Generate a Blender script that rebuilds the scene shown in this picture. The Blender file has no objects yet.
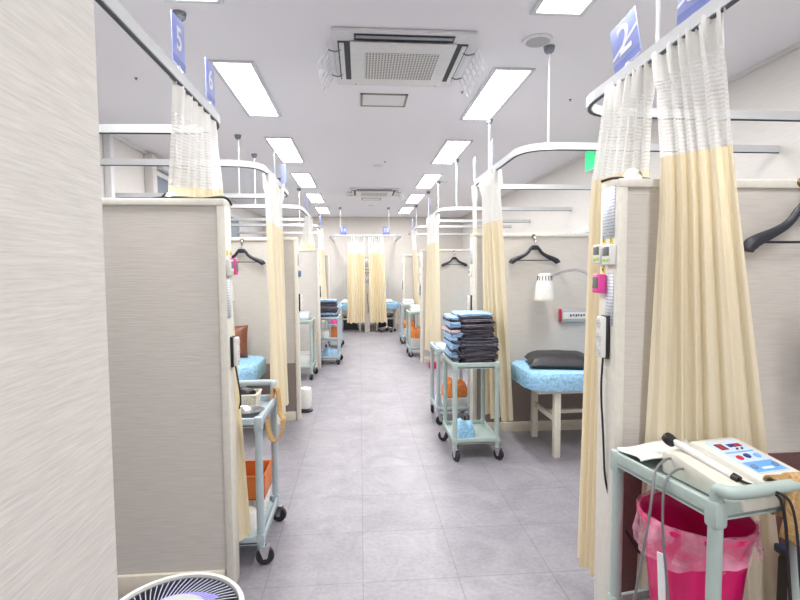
import bpy, bmesh, math, random
from mathutils import Vector, Matrix
PI = math.pi
random.seed(7)
S = bpy.context.scene
COL = S.collection

# ------------------------------------------------------------------ camera
CAM = bpy.data.cameras.new('camera'); cam = bpy.data.objects.new('camera', CAM); COL.objects.link(cam)
_th = math.atan(.06); _ps = math.atan(.08 * math.cos(_th)); _ro = -.006
F = Vector((math.sin(_ps) * math.cos(_th), math.cos(_ps) * math.cos(_th), -math.sin(_th)))
Rr = Vector((math.cos(_ps), -math.sin(_ps), 0)); Uu = Rr.cross(F)
R2 = Rr * math.cos(_ro) + Uu * math.sin(_ro); U2 = Uu * math.cos(_ro) - Rr * math.sin(_ro)
M = Matrix((R2, U2, -F)).transposed().to_4x4(); M.translation = (0, 0, 1.45)
cam.matrix_world = M
CAM.sensor_width = 36; CAM.lens = 22.5; CAM.clip_start = .02
S.camera = cam
# ------------------------------------------------------------------ world, view, light level
w = bpy.data.worlds.new('world'); S.world = w; w.use_nodes = True
w.node_tree.nodes['Background'].inputs[0].default_value = (.8, .85, 1, 1)
w.node_tree.nodes['Background'].inputs[1].default_value = .3
S.view_settings.view_transform = 'Standard'; S.view_settings.look = 'None'
S.view_settings.gamma = 1; S.view_settings.use_curve_mapping = False
S.view_settings.exposure = 0.24
PANEL_W = 26.0          # watts of every ceiling panel
LIGHT_ROWS = [(-.84, k) for k in range(-3, 5)] + [(1.09, k) for k in range(-3, 5)]
def area(name, x, y, z, sx, sy, watts, col=(1, .985, .96)):
    l = bpy.data.lights.new(name, 'AREA'); l.shape = 'RECTANGLE'; l.size = sx; l.size_y = sy
    l.energy = watts; l.color = col
    o = bpy.data.objects.new(name, l); o.location = (x, y, z); COL.objects.link(o); return o
for lx, k in LIGHT_ROWS:
    area('panel_lamp', lx, 4.09 + 1.93 * k, 2.832, .24, 1.10, PANEL_W)

# ------------------------------------------------------------------ materials
MATS = {}
def mat(name, col, rough=.5, metal=0, noise=None, bump=0, spec=.5, trans=0, emis=None, streak=None, sheen=0):
    """noise = (scale, amount) brightness mottling, streak = xyz scale vector for that noise"""
    if name in MATS: return MATS[name]
    m = bpy.data.materials.new(name); m.use_nodes = True; nt = m.node_tree; N = nt.nodes; L = nt.links
    b = N['Principled BSDF']; b.inputs['Roughness'].default_value = rough; b.inputs['Metallic'].default_value = metal
    b.inputs['Base Color'].default_value = (*col, 1); b.inputs['Specular IOR Level'].default_value = spec
    if trans: b.inputs['Transmission Weight'].default_value = trans
    if sheen: b.inputs['Sheen Weight'].default_value = sheen
    if emis: b.inputs['Emission Color'].default_value = (*emis[0], 1); b.inputs['Emission Strength'].default_value = emis[1]
    if noise is None: noise = (30, .04)
    tc = N.new('ShaderNodeTexCoord'); mp = N.new('ShaderNodeMapping'); nz = N.new('ShaderNodeTexNoise')
    mp.inputs['Scale'].default_value = streak or (1, 1, 1)
    nz.inputs['Scale'].default_value = noise[0]; nz.inputs['Detail'].default_value = 4
    L.new(tc.outputs['Object'], mp.inputs[0]); L.new(mp.outputs[0], nz.inputs['Vector'])
    mr = N.new('ShaderNodeMapRange'); mr.inputs[1].default_value = .3; mr.inputs[2].default_value = .7
    mr.inputs[3].default_value = 1 - noise[1]; mr.inputs[4].default_value = 1 + noise[1]
    L.new(nz.outputs['Fac'], mr.inputs[0])
    mx = N.new('ShaderNodeVectorMath'); mx.operation = 'SCALE'; mx.inputs[0].default_value = col
    L.new(mr.outputs[0], mx.inputs['Scale']); L.new(mx.outputs[0], b.inputs['Base Color'])
    if bump:
        bp = N.new('ShaderNodeBump'); bp.inputs['Strength'].default_value = bump; bp.inputs['Distance'].default_value = .01
        L.new(nz.outputs['Fac'], bp.inputs['Height']); L.new(bp.outputs[0], b.inputs['Normal'])
    MATS[name] = m; return m

wallpaper = mat('wallpaper', (.60, .572, .54), .75, noise=(1, .065), streak=(9, 9, 170), bump=.12)
wall_plain = mat('wall_plain', (.70, .675, .655), .8, noise=(1, .04), streak=(9, 9, 120), bump=.08)
wall_back_m = mat('wall_back_paper', (.66, .625, .59), .8, noise=(1, .05), streak=(9, 9, 120), bump=.08)
ceil_m = mat('ceiling_paint', (.82, .81, .85), .85, noise=(160, .02), bump=.05)
maroon = mat('maroon_vinyl', (.16, .075, .075), .5, noise=(60, .10))
taupe = mat('taupe_vinyl', (.24, .20, .185), .5, noise=(60, .08))
frame_m = mat('partition_trim', (.70, .68, .62), .45, noise=(40, .05))
base_m = mat('baseboard', (.70, .65, .56), .5, noise=(30, .05))
rail_m = mat('white_rail', (.68, .70, .73), .35, metal=.3, noise=(20, .02))
dark_groove = mat('rail_groove', (.05, .06, .08), .6)
steel_rod = mat('rod_white', (.72, .72, .74), .35, metal=.3)
cap_m = mat('rod_cap_grey', (.20, .22, .27), .5)
cream = mat('cream_curtain', (.90, .835, .67), .85, noise=(220, .04), bump=.1)
def see_through(m, col, f):
    nt = m.node_tree; tr = nt.nodes.new('ShaderNodeBsdfTranslucent'); tr.inputs[0].default_value = (*col, 1)
    mx = nt.nodes.new('ShaderNodeMixShader'); mx.inputs[0].default_value = f; out = nt.nodes['Material Output']
    nt.links.new(nt.nodes['Principled BSDF'].outputs[0], mx.inputs[1]); nt.links.new(tr.outputs[0], mx.inputs[2]); nt.links.new(mx.outputs[0], out.inputs[0])
see_through(cream, (.96, .82, .54), .32)
white_cloth = mat('white_header', (.88, .88, .86), .85, noise=(150, .04))
sign_blue = mat('sign_blue', (.30, .35, .72), .4)
sign_dark = mat('sign_blue_band', (.19, .24, .58), .4)
white_p = mat('white_plastic', (.76, .76, .74), .35)
white_ink = mat('white_print', (.85, .86, .9), .5)
black_p = mat('black_plastic', (.012, .012, .015), .4)
hanger_m = mat('hanger_black', (.018, .02, .032), .45)
chrome = mat('chrome', (.65, .65, .67), .2, metal=1)
brass = mat('brass', (.18, .11, .05), .35, metal=.9)
cart_g = mat('cart_grey_green', (.40, .49, .47), .4, noise=(25, .03))
cart_b = mat('cart_grey_blue', (.40, .48, .53), .4, noise=(25, .03))
rubber = mat('wheel_rubber', (.02, .02, .025), .6)
terry = mat('blue_terry', (.32, .58, .82), .95, noise=(55, .25), bump=.9)
bedpost = mat('bed_frame_cream', (.70, .67, .58), .4)
leather_b = mat('black_leather', (.018, .018, .022), .42, noise=(60, .1), bump=.2)
leather_br = mat('brown_leather', (.20, .065, .035), .4, noise=(60, .12), bump=.2)
cl_dark = mat('cloth_charcoal', (.07, .07, .095), .9, noise=(25, .4), bump=.4)
cl_blue = mat('cloth_blue', (.30, .46, .66), .9, noise=(25, .2), bump=.4)
cl_mauve = mat('cloth_plum', (.20, .17, .21), .9, noise=(25, .3), bump=.4)
cl_pink = mat('cloth_pale_pink', (.65, .52, .54), .9, noise=(25, .1), bump=.4)
pink_bin = mat('pink_bin', (.75, .008, .16), .3)
pink_rim = mat('pink_rim', (.78, .05, .25), .3)
magenta = mat('magenta_plastic', (.8, .06, .35), .35)
orange = mat('orange_cloth', (.66, .22, .06), .9, noise=(40, .2), bump=.4)
tan = mat('tan_towel', (.56, .36, .16), .95, noise=(120, .25), bump=.7)
tan_dark = mat('tan_towel_hem', (.40, .25, .11), .95, noise=(120, .2), bump=.4)
steel = mat('steel_tray', (.6, .6, .6), .2, metal=1)
screen_g = mat('lcd_grey', (.14, .17, .16), .25)
yellow_t = mat('yellow_tag', (.85, .72, .12), .5)
lime = mat('lime_button', (.42, .68, .12), .5)
ivory = mat('machine_ivory', (.66, .65, .58), .35)
panel_blue = mat('panel_blue', (.16, .42, .85), .4)
panel_white = mat('panel_white', (.62, .74, .90), .4)
knob_red = mat('knob_red', (.5, .01, .04), .4)
knob_navy = mat('knob_navy', (.01, .03, .22), .4)
maroon_lcd = mat('maroon_display', (.28, .01, .03), .2)
grey_cable = mat('grey_cable', (.16, .16, .17), .5)
wicker = mat('white_wicker', (.72, .69, .60), .6, noise=(80, .2), bump=.5)
glass_blue = mat('window_glass', (.26, .31, .38), .15, noise=(2, .05))
win_white = mat('window_frame_white', (.70, .71, .73), .4)
grey_dev = mat('device_grey', (.42, .46, .50), .4)
red_p = mat('red_plastic', (.5, .02, .05), .4)
paper_roll = mat('tissue_white', (.82, .82, .80), .9)
green_e = mat('exit_green', (.05, .75, .35), .4, emis=((.03, .8, .25), .55))
diff_m = mat('lamp_diffuser', (.9, .9, .9), .5, emis=((1, .99, .97), 9.0))
violet_e = mat('violet_glow', (.1, .08, .4), .4, emis=((.22, .16, 1.0), 1.3))
slot_dark = mat('slot_dark', (.05, .055, .065), .6)
clear_pl = mat('clear_plastic', (.85, .87, .9), .15, trans=.75)

def uvmat(name, kind):
    m = bpy.data.materials.new(name); m.use_nodes = True; nt = m.node_tree; N = nt.nodes; L = nt.links
    b = N['Principled BSDF']; uv = N.new('ShaderNodeTexCoord'); sep = N.new('ShaderNodeSeparateXYZ')
    L.new(uv.outputs['UV'], sep.inputs[0])
    def math_(op, a, bb=None, c=None):
        n = N.new('ShaderNodeMath'); n.operation = op
        for i, v in enumerate((a, bb, c)):
            if v is None: continue
            if isinstance(v, (int, float)): n.inputs[i].default_value = v
            else: L.new(v, n.inputs[i])
        return n.outputs[0]
    if kind == 'net':
        b.inputs['Base Color'].default_value = (.92, .92, .90, 1); b.inputs['Roughness'].default_value = .9
        fu = math_('FRACT', math_('MULTIPLY', sep.outputs[0], 1 / .011)); fv = math_('FRACT', math_('MULTIPLY', sep.outputs[1], 1 / .013))
        h = math_('MULTIPLY', math_('GREATER_THAN', fu, .56), math_('GREATER_THAN', fv, .56))
        L.new(math_('SUBTRACT', 1, h), b.inputs['Alpha'])
    if kind == 'print':      # rows of small unreadable print with column rules
        fv = math_('FRACT', math_('MULTIPLY', sep.outputs[1], 16)); row = math_('GREATER_THAN', fv, .6)
        nz = N.new('ShaderNodeTexNoise'); nz.inputs['Scale'].default_value = 22; L.new(uv.outputs['UV'], nz.inputs['Vector'])
        k = math_('MULTIPLY', row, math_('GREATER_THAN', nz.outputs['Fac'], .45))
        mx = N.new('ShaderNodeMix'); mx.data_type = 'RGBA'
        mx.inputs[6].default_value = (.72, .75, .82, 1); mx.inputs[7].default_value = (.38, .42, .52, 1)
        L.new(k, mx.inputs[0]); L.new(mx.outputs[2], b.inputs['Base Color'])
    if kind == 'grille':
        fu = math_('FRACT', math_('MULTIPLY', sep.outputs[0], 24)); fv = math_('FRACT', math_('MULTIPLY', sep.outputs[1], 15))
        h = math_('MULTIPLY', math_('GREATER_THAN', fu, .5), math_('GREATER_THAN', fv, .45))
        mx = N.new('ShaderNodeMix'); mx.data_type = 'RGBA'
        mx.inputs[6].default_value = (.62, .62, .60, 1); mx.inputs[7].default_value = (.08, .08, .08, 1)
        L.new(h, mx.inputs[0]); L.new(mx.outputs[2], b.inputs['Base Color'])
    return m
net_m = uvmat('curtain_net', 'net'); print_m = uvmat('printed_sheet', 'print'); grille_m = uvmat('grille_holes', 'grille')

def floor_material():
    m = bpy.data.materials.new('vinyl_tiles'); m.use_nodes = True; nt = m.node_tree; N = nt.nodes; L = nt.links
    b = N['Principled BSDF']; tc = N.new('ShaderNodeTexCoord')
    n1 = N.new('ShaderNodeTexNoise'); n1.inputs['Scale'].default_value = 3.2; n1.inputs['Detail'].default_value = 9; n1.inputs['Distortion'].default_value = 1.2
    n1.inputs['Roughness'].default_value = .7
    n2 = N.new('ShaderNodeTexNoise'); n2.inputs['Scale'].default_value = 45; n2.inputs['Detail'].default_value = 4
    br = N.new('ShaderNodeTexBrick'); br.offset = 0; br.inputs['Scale'].default_value = 1
    br.inputs['Brick Width'].default_value = .45; br.inputs['Row Height'].default_value = .45; br.inputs['Mortar Size'].default_value = .0022
    br.inputs['Mortar Smooth'].default_value = .3
    br.inputs['Color1'].default_value = (1, 1, 1, 1); br.inputs['Color2'].default_value = (.93, .93, .93, 1); br.inputs['Mortar'].default_value = (.66, .64, .66, 1)
    for n in (n1, n2, br): L.new(tc.outputs['Object'], n.inputs['Vector'])
    cr = N.new('ShaderNodeValToRGB'); cr.color_ramp.elements[0].position = .32; cr.color_ramp.elements[1].position = .68
    cr.color_ramp.elements[0].color = (.215, .205, .235, 1); cr.color_ramp.elements[1].color = (.36, .345, .385, 1)
    mxn = N.new('ShaderNodeMix'); mxn.data_type = 'FLOAT'; mxn.inputs[0].default_value = .35
    L.new(n1.outputs['Fac'], mxn.inputs[2]); L.new(n2.outputs['Fac'], mxn.inputs[3]); L.new(mxn.outputs[0], cr.inputs[0])
    mx = N.new('ShaderNodeMix'); mx.data_type = 'RGBA'; mx.blend_type = 'MULTIPLY'; mx.inputs[0].default_value = 1
    L.new(cr.outputs[0], mx.inputs[6]); L.new(br.outputs['Color'], mx.inputs[7]); L.new(mx.outputs[2], b.inputs['Base Color'])
    mr = N.new('ShaderNodeMapRange'); mr.inputs[3].default_value = .36; mr.inputs[4].default_value = .52; b.inputs['Specular IOR Level'].default_value = .35
    L.new(n2.outputs['Fac'], mr.inputs[0]); L.new(mr.outputs[0], b.inputs['Roughness'])
    return m
floor_m = floor_material()

# ------------------------------------------------------------------ mesh helpers
class MB:
    def __init__(s): s.bm = bmesh.new(); s.uv = s.bm.loops.layers.uv.new('UVMap')
    def box(s, lo, hi, bev=0, rot=None, seg=2):
        lo = Vector(lo); hi = Vector(hi); c = (lo + hi) / 2; d = hi - lo
        r = bmesh.ops.create_cube(s.bm, size=1); vs = r['verts']
        mtx = Matrix.Translation(c) @ (rot.to_4x4() if rot else Matrix()) @ Matrix.Diagonal((*d, 1))
        bmesh.ops.transform(s.bm, matrix=mtx, verts=vs)
        if bev:
            es = list({e for v in vs for e in v.link_edges})
            bmesh.ops.bevel(s.bm, geom=es, offset=min(bev, min(d) * .49), segments=seg, affect='EDGES', profile=.5)
        return s
    def tube(s, pts, r, n=10, closed=False, cap=True):
        pts = [Vector(p) for p in pts]; rs = r if isinstance(r, (list, tuple)) else [r] * len(pts)
        rings = []; up = None
        for i, p in enumerate(pts):
            a = pts[i - 1] if (i or closed) else pts[0]; b = pts[(i + 1) % len(pts)] if (i < len(pts) - 1 or closed) else pts[-1]
            t = (b - a).normalized()
            if up is None: up = Vector((0, 0, 1)) if abs(t.z) < .9 else Vector((1, 0, 0))
            x = t.cross(up); x = x.normalized() if x.length > 1e-6 else t.orthogonal().normalized(); up = x.cross(t).normalized()
            rings.append([s.bm.verts.new(p + rs[i] * (math.cos(2 * PI * k / n) * x + math.sin(2 * PI * k / n) * up)) for k in range(n)])
        m = len(rings)
        for i in range(m if closed else m - 1):
            A, B = rings[i], rings[(i + 1) % m]
            for k in range(n): s.bm.faces.new((A[k], A[(k + 1) % n], B[(k + 1) % n], B[k]))
        if cap and not closed: s.bm.faces.new(rings[0][::-1]); s.bm.faces.new(rings[-1])
        return s
    def lathe(s, prof, c=(0, 0, 0), n=28, axis=None, sx=1, sy=1):
        c = Vector(c); q = Vector((0, 0, 1)).rotation_difference(Vector(axis).normalized()) if axis else None
        rings = []
        for r, z in prof:
            ring = []
            for k in range(n):
                a = 2 * PI * k / n; v = Vector((r * math.cos(a) * sx, r * math.sin(a) * sy, z))
                if q: v = q @ v
                ring.append(s.bm.verts.new(v + c))
            rings.append(ring)
        for A, B in zip(rings, rings[1:]):
            for k in range(n): s.bm.faces.new((A[k], A[(k + 1) % n], B[(k + 1) % n], B[k]))
        s.bm.faces.new(rings[0][::-1]); s.bm.faces.new(rings[-1]); return s
    def grid(s, fn, nu, nv, uvs=None):
        V = [[s.bm.verts.new(fn(i / nu, j / nv)) for j in range(nv + 1)] for i in range(nu + 1)]
        for i in range(nu):
            for j in range(nv):
                f = s.bm.faces.new((V[i][j], V[i + 1][j], V[i + 1][j + 1], V[i][j + 1]))
                if uvs:
                    for lp, (a, b) in zip(f.loops, ((i, j), (i + 1, j), (i + 1, j + 1), (i, j + 1))): lp[s.uv].uv = uvs(a / nu, b / nv)
        return s
    def quad(s, a, b, c, d):
        vs = [s.bm.verts.new(v) for v in (a, b, c, d)]; f = s.bm.faces.new(vs)
        for lp, u in zip(f.loops, ((0, 0), (1, 0), (1, 1), (0, 1))): lp[s.uv].uv = u
        return s
    def prism(s, pts, d, bev=0):
        """closed polygon pts (3-D, planar) pushed by vector d"""
        d = Vector(d); A = [s.bm.verts.new(p) for p in pts]; B = [s.bm.verts.new(Vector(p) + d) for p in pts]; n = len(A)
        fs = [s.bm.faces.new(A[::-1]), s.bm.faces.new(B)]
        for k in range(n): fs.append(s.bm.faces.new((A[k], A[(k + 1) % n], B[(k + 1) % n], B[k])))
        if bev:
            bmesh.ops.bevel(s.bm, geom=list({e for v in A + B for e in v.link_edges}), offset=bev, segments=2, affect='EDGES', profile=.5)
        return s
    def build(s, name, m, parent=None, smooth=True, loc=None, solid=0, sub=0):
        bmesh.ops.recalc_face_normals(s.bm, faces=s.bm.faces)
        me = bpy.data.meshes.new(name); s.bm.to_mesh(me); s.bm.free(); me.materials.append(m)
        if smooth:
            me.shade_smooth()
            try: me.set_sharp_from_angle(angle=math.radians(38))
            except Exception: pass
        o = bpy.data.objects.new(name, me); COL.objects.link(o)
        if parent: o.parent = parent
        if loc: o.location = loc
        if solid: md = o.modifiers.new('solid', 'SOLIDIFY'); md.thickness = solid; md.offset = 0
        if sub: md = o.modifiers.new('sub', 'SUBSURF'); md.levels = sub; md.render_levels = sub
        return o
def tag(o, label, cat, group=None):
    o['label'] = label; o['category'] = cat
    if group: o['group'] = group
    return o
def thing(name, label, cat, loc=(0, 0, 0), rz=0, group=None):
    o = bpy.data.objects.new(name, None); COL.objects.link(o); o.location = loc; o.rotation_euler = (0, 0, rz)
    o.empty_display_size = .1
    return tag(o, label, cat, group)
def struct(o): o['kind'] = 'structure'; return o
def copy_tree(src, parent=None, **kw):
    c = src.copy(); COL.objects.link(c); c.parent = parent
    for ch in [x for x in ALL() if x.parent == src]: copy_tree(ch, c)
    for k, v in kw.items():
        if k == 'loc': c.location = v
        elif k == 'rz': c.rotation_euler = (0, 0, v)
        elif k == 'scale': c.scale = v
        else: c[k] = v
    return c
def ALL(): return list(COL.objects)
def text_mesh(txt, size, m, parent, loc, rot, ext=.0008, name='numeral', bold=0, sx=1):
    cu = bpy.data.curves.new('lettering', 'FONT'); cu.body = txt; cu.size = size; cu.align_x = 'CENTER'; cu.align_y = 'CENTER'; cu.extrude = ext; cu.offset = bold
    t = bpy.data.objects.new('lettering', cu); COL.objects.link(t)
    bpy.context.view_layer.update()
    me = bpy.data.meshes.new_from_object(t); bpy.data.objects.remove(t); me.materials.clear(); me.materials.append(m)
    o = bpy.data.objects.new(name, me); COL.objects.link(o); o.parent = parent; o.location = loc; o.rotation_euler = rot; o.scale = (sx, 1, 1)
    return o
def smooth_path(pts, it=3):
    pts = [Vector(p) for p in pts]
    for _ in range(it):
        q = [pts[0]]
        for a, b in zip(pts, pts[1:]): q += [a * .75 + b * .25, a * .25 + b * .75]
        q.append(pts[-1]); pts = q
    return pts

# ------------------------------------------------------------------ the room
XL, XR, YB, YN, ZC = -2.5, 2.76, 13.3, -2.4, 2.85
PT = 1.765     # top of the partitions
struct(MB().box((XL - .1, YN - .1, -.1), (XR + .1, YB + .1, 0)).build('floor', floor_m))
struct(MB().box((XL - .1, YN - .1, ZC), (XR + .1, YB + .1, ZC + .1)).build('ceiling', ceil_m))
struct(MB().box((XL, YB, 0), (XR, YB + .1, ZC)).build('wall_back', wall_back_m))
struct(MB().box((XL, YN - .1, 0), (XR, YN, ZC)).build('wall_front', wall_plain))
struct(MB().box((XR, YN, 0), (XR + .1, YB, ZC)).build('wall_right', wall_plain))
struct(MB().box((XL - .1, YN, 0), (XL, YB, ZC)).build('wall_left', wall_plain))
struct(MB().box((-1.3, -.9, 0), (-.535, 1.1, ZC)).build('wall_pillar', mat('pillar_paper', (.60, .58, .56), .75, noise=(1, .075), streak=(12, 12, 190), bump=.12)))
# cornice strips and wall seams
struct(MB().box((XR - .03, YN, ZC - .03), (XR, YB, ZC)).build('trim_1', wall_plain))
struct(MB().box((XL, YN, ZC - .03), (XL + .03, YB, ZC)).build('trim_2', win_white))
struct(MB().box((-1.3, 13.285, 0), (-1.28, YB, ZC)).build('trim_3', frame_m))
for k, x in enumerate((-.41, .78)):
    struct(MB().box((x - .012, 13.285, 0), (x + .012, YB, 2.2)).build('trim_%d' % (4 + k), frame_m))
struct(MB().box((XL + .02, YB - .015, 0), (XR, YB, .09)).build('baseboard_back', base_m))
struct(MB().box((XR - .015, YN, 0), (XR, YB, .09)).build('baseboard_right', base_m))
struct(MB().box((XL, YN, 0), (XL + .015, YB, .09)).build('baseboard_left', base_m))
# windows in the left wall
def window(n, y0, y1, z0, z1):
    g = struct(MB().box((XL - .005, y0, z0), (XL + .012, y1, z1)).build('window_%d' % n, glass_blue))
    m = MB(); t = .06
    for a in ((y0 - t, z0 - t, y1 + t, z0), (y0 - t, z1, y1 + t, z1 + t), (y0 - t, z0, y0, z1), (y1, z0, y1 + t, z1)):
        m.box((XL, a[0], a[1]), (XL + .05, a[2], a[3]), .006)
    ym = (y0 + y1) / 2; m.box((XL, ym - .02, z0), (XL + .04, ym + .02, z1), .004)
    m.build('window_frame', win_white, g)
window(1, 6.35, 7.9, 1.0, 2.62); window(2, 9.2, 10.6, 1.0, 2.5)
struct(MB().box((XL, 5.20, 0), (XL + .07, 5.28, ZC - .03), .01).build('trim_6', win_white))
struct(MB().box((XL, 6.14, 0), (XL + .10, 6.27, ZC - .03), .01).build('trim_7', wall_plain))
struct(MB().box((XL, 6.42, 2.70), (XL + .12, 7.8, 2.78), .01).build('trim_8', win_white))

# ------------------------------------------------------------------ partitions
def partition(x_end, x_wall, y, lab, lower=None, th=.13, facing=-1):
    t = thing('partition', lab, 'partition', (x_end, y, 0))
    sgn = 1 if x_wall > x_end else -1; W = abs(x_wall - x_end)
    def bx(m, a, b, c, d, e, f, bev=0):   # a,b along the run from the end post
        x0, x1 = sorted((a * sgn, b * sgn)); return m.box((x0, c, e), (x1, d, f), bev)
    bx(MB(), .03, W - .002, .012, th - .012, .09, PT - .03).build('panel', wallpaper, t)
    m = MB(); bx(m, 0, .034, 0, th, 0, PT - .028, .003)
    m.build('end_post', frame_m, t)
    bx(MB(), 0, W - .002, -.003, th + .003, PT - .03, PT, .004).build('top_rail', frame_m, t)
    bx(MB(), .04, W - .002, -.004, th + .004, 0, .09, .003).build('baseboard', base_m, t)
    if lower: bx(MB(), .04, W - .002, .004, .02, .09, lower[0]).build('lower_panel', lower[1], t)
    return t
PL = [2.25, 4.83, 7.38, 9.95]; PR = [1.70, 4.30, 7.70, 10.2]
LX = [-.585, -.59, -.59, -.6]; RX = [.905, .985, .94, .88]
placeL = ['nearest on the left, facing the pillar', 'second on the left, with white and blue things clipped to its end', 'third on the left, a dark folded stack on a cart beyond it', 'farthest on the left']
placeR = ['nearest on the right, timers clipped to its end', 'second on the right, behind the bed with the black pillow', 'third on the right, behind the stack of folded clothes', 'farthest on the right']
lows = {('R', 0): (.76, maroon), ('R', 1): (.58, taupe), ('L', 1): (.56, taupe)}
for i in range(4):
    partition(LX[i], XL + .02, PL[i], 'beige wallpapered partition, ' + placeL[i], lows.get(('L', i)), th=.105)
    partition(RX[i], XR - .02, PR[i], 'beige wallpapered partition, ' + placeR[i], lows.get(('R', i)))
# centre partition at the far end (runs away from the camera)
cp = thing('partition', 'narrow partition end between the two curtains at the far end of the aisle', 'partition', (.16, 11.62, 0))
MB().box((-.045, .04, .09), (.045, 1.66, PT - .03)).build('panel', wallpaper, cp)
MB().box((-.06, 0, 0), (.06, .04, PT - .03), .004).build('end_post', mat('pale_post', (.72, .70, .64), .45), cp)
MB().box((-.062, -.003, PT - .03), (.062, 1.66, PT), .004).build('top_rail', frame_m, cp)

# ------------------------------------------------------------------ curtain rails
RZ = 2.23
def rounded(path, r=.24, n=8):
    P = [Vector((*p, 0)) for p in path]; out = [P[0]]
    for a, b, c in zip(P, P[1:], P[2:]):
        u = (a - b).normalized(); v = (c - b).normalized()
        p0 = b + u * r; p1 = b + v * r
        for k in range(n + 1):
            t = k / n; out.append((1 - t) ** 2 * p0 + 2 * t * (1 - t) * b + t * t * p1)
    out.append(P[-1]); return out
def sweep(m, pts, w, z0, z1):
    rings = []
    for i, p in enumerate(pts):
        a = pts[max(i - 1, 0)]; b = pts[min(i + 1, len(pts) - 1)]; t = (b - a).normalized(); nrm = Vector((-t.y, t.x, 0)) * w
        rings.append([m.bm.verts.new(Vector((q.x, q.y, z))) for q, z in ((p + nrm, z0), (p + nrm, z1), (p - nrm, z1), (p - nrm, z0))])
    for A, B in zip(rings, rings[1:]):
        for k in range(4): m.bm.faces.new((A[k], A[(k + 1) % 4], B[(k + 1) % 4], B[k]))
    m.bm.faces.new(rings[0][::-1]); m.bm.faces.new(rings[-1]); return m
def rail(path, rods, lab, plates=()):
    t = thing('curtain_rail', lab, 'curtain rail', (path[0][0], path[0][1], RZ)); o = t.location.copy()
    pts = [p - Vector((o.x, o.y, 0)) for p in rounded(path)]
    sweep(MB(), pts, .012, -.022, .022).build('track', rail_m, t)
    sweep(MB(), pts, .006, -.027, -.0221).build('groove', dark_groove, t)
    for x, y in rods:
        r = MB().tube([(x - o.x, y - o.y, .02), (x - o.x, y - o.y, ZC - RZ - .02)], .0075, 8).build('hanging_rod', steel_rod, t)
        c = MB().lathe([(.012, -.045), (.03, -.03), (.036, 0)], (x - o.x, y - o.y, ZC - RZ - .001), 16).build('ceiling_cap', cap_m, r)
    for x, y in plates:
        MB().box((x - o.x - .03, y - o.y - .02, -.03), (x - o.x + .03, y - o.y + .02, .03), .004).build('wall_bracket', rail_m, t)
    return t
ex, wx = XL + .0, XR
rail([(-.72, 1.1), (-.72, 2.88), (ex, 2.94)], [(-.96, 2.885)], 'white ceiling-hung curtain rail nearest on the left, with signs 5 and 6')
rail([(ex, 3.76), (-.72, 3.76), (-.72, 5.37), (ex, 5.37)], [(-1.24, 5.37), (-1.30, 3.76)], 'white curtain rail second on the left, around the curtain behind the nearest cart')
rail([(ex, 6.22), (-.72, 6.22), (-.72, 7.80), (ex, 7.80)], [(-1.25, 6.22), (-1.2, 7.8)], 'white curtain rail third on the left aisle side')
rail([(ex, 8.75), (-.72, 8.75), (-.72, 10.5), (ex, 10.5)], [(-1.02, 8.75)], 'white curtain rail farthest on the left aisle side')
rail([(wx, .72), (1.07, .72), (1.07, 2.46), (wx, 2.46)], [(1.07, 1.76)], 'white curtain rail nearest on the right, with signs 2 and 3')
rail([(wx, 3.14), (1.05, 3.14), (1.05, 4.68), (wx, 4.68)], [(1.205, 3.155), (1.22, 4.68)], 'white curtain rail second on the right, above the stack of clothes')
rail([(wx, 6.37), (1.05, 6.37), (1.05, 7.97), (wx, 7.97)], [(1.24, 6.37), (1.26, 7.97)], 'white curtain rail third on the right aisle side')
rail([(wx, 8.99), (1.05, 8.99), (1.05, 10.9), (wx, 10.9)], [(1.24, 8.99), (1.24, 10.9)], 'white curtain rail farthest on the right aisle side')
rail([(-.68, YB), (-.68, 11.3), (.95, 11.3), (.95, YB)], [(-.42, 11.3), (.66, 11.3)], 'white curtain rail across the far end, with signs 14 and 15')
# ------------------------------------------------------------------ bay signs
def sign(x, y, z, num, lab, rz, tilt=0, w=.14, h=.19, grp=None, digs=.13):
    t = thing('bay_sign', lab, 'sign', (x, y, z), rz, grp)        # plate lies in local XZ, faces local -y
    MB().box((-w / 2, -.002, 0), (w / 2, .002, h), .0008).build('plate', sign_blue, t)
    MB().box((-w / 2, -.0028, 0), (w / 2, -.0021, h * .17)).build('dark_band', sign_dark, t)
    if num in ('2', '3'): MB().prism([(-w / 2, -.003, h * .28), (-w / 2, -.003, h * .34), (w / 2, -.003, h * .66), (w / 2, -.003, h * .58)], (0, .0008, 0)).build('white_stripe', white_ink, t)
    if num: text_mesh(num, digs, white_ink, t, (0, -.0034, h * .55), (PI / 2, 0, 0), bold=.0015)
    MB().box((-.01, -.004, -.035), (.01, .004, .004)).build('clip', white_p, t)
    t.rotation_euler = (0, tilt, rz); return t
SZ = RZ + .045
sign(-.72, 2.14, SZ, '5', 'nearer blue sign on the left rail, white number 5', PI / 2)
sign(-.72, 2.57, SZ, '6', 'farther blue sign on the left rail, white number 6', PI / 2)
sign(1.07, 1.96, SZ - .01, '2', 'blue sign with white number 2, tilting on the nearest right rail', -PI / 2 + .12, -.22, w=.16, digs=.17)
sign(1.07, 1.56, SZ - .02, '3', 'blue sign with white number 3, cut by the top edge', -PI / 2 + .06, 0, w=.16, digs=.17)
sign(-.72, 4.42, SZ, '', 'blue edge-on bay sign above the second left curtain, nearer of its pair', PI / 2 + .22)
sign(-.72, 4.92, SZ, '', 'blue edge-on bay sign above the second left curtain, farther of its pair', PI / 2 + .5)
sign(-.72, 7.05, SZ, '', 'small blue bay sign on the third left rail, nearer one', PI / 2 + .2)
sign(-.72, 9.4, SZ, '', 'small blue bay sign on the farthest left rail', PI / 2 + .3)
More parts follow.
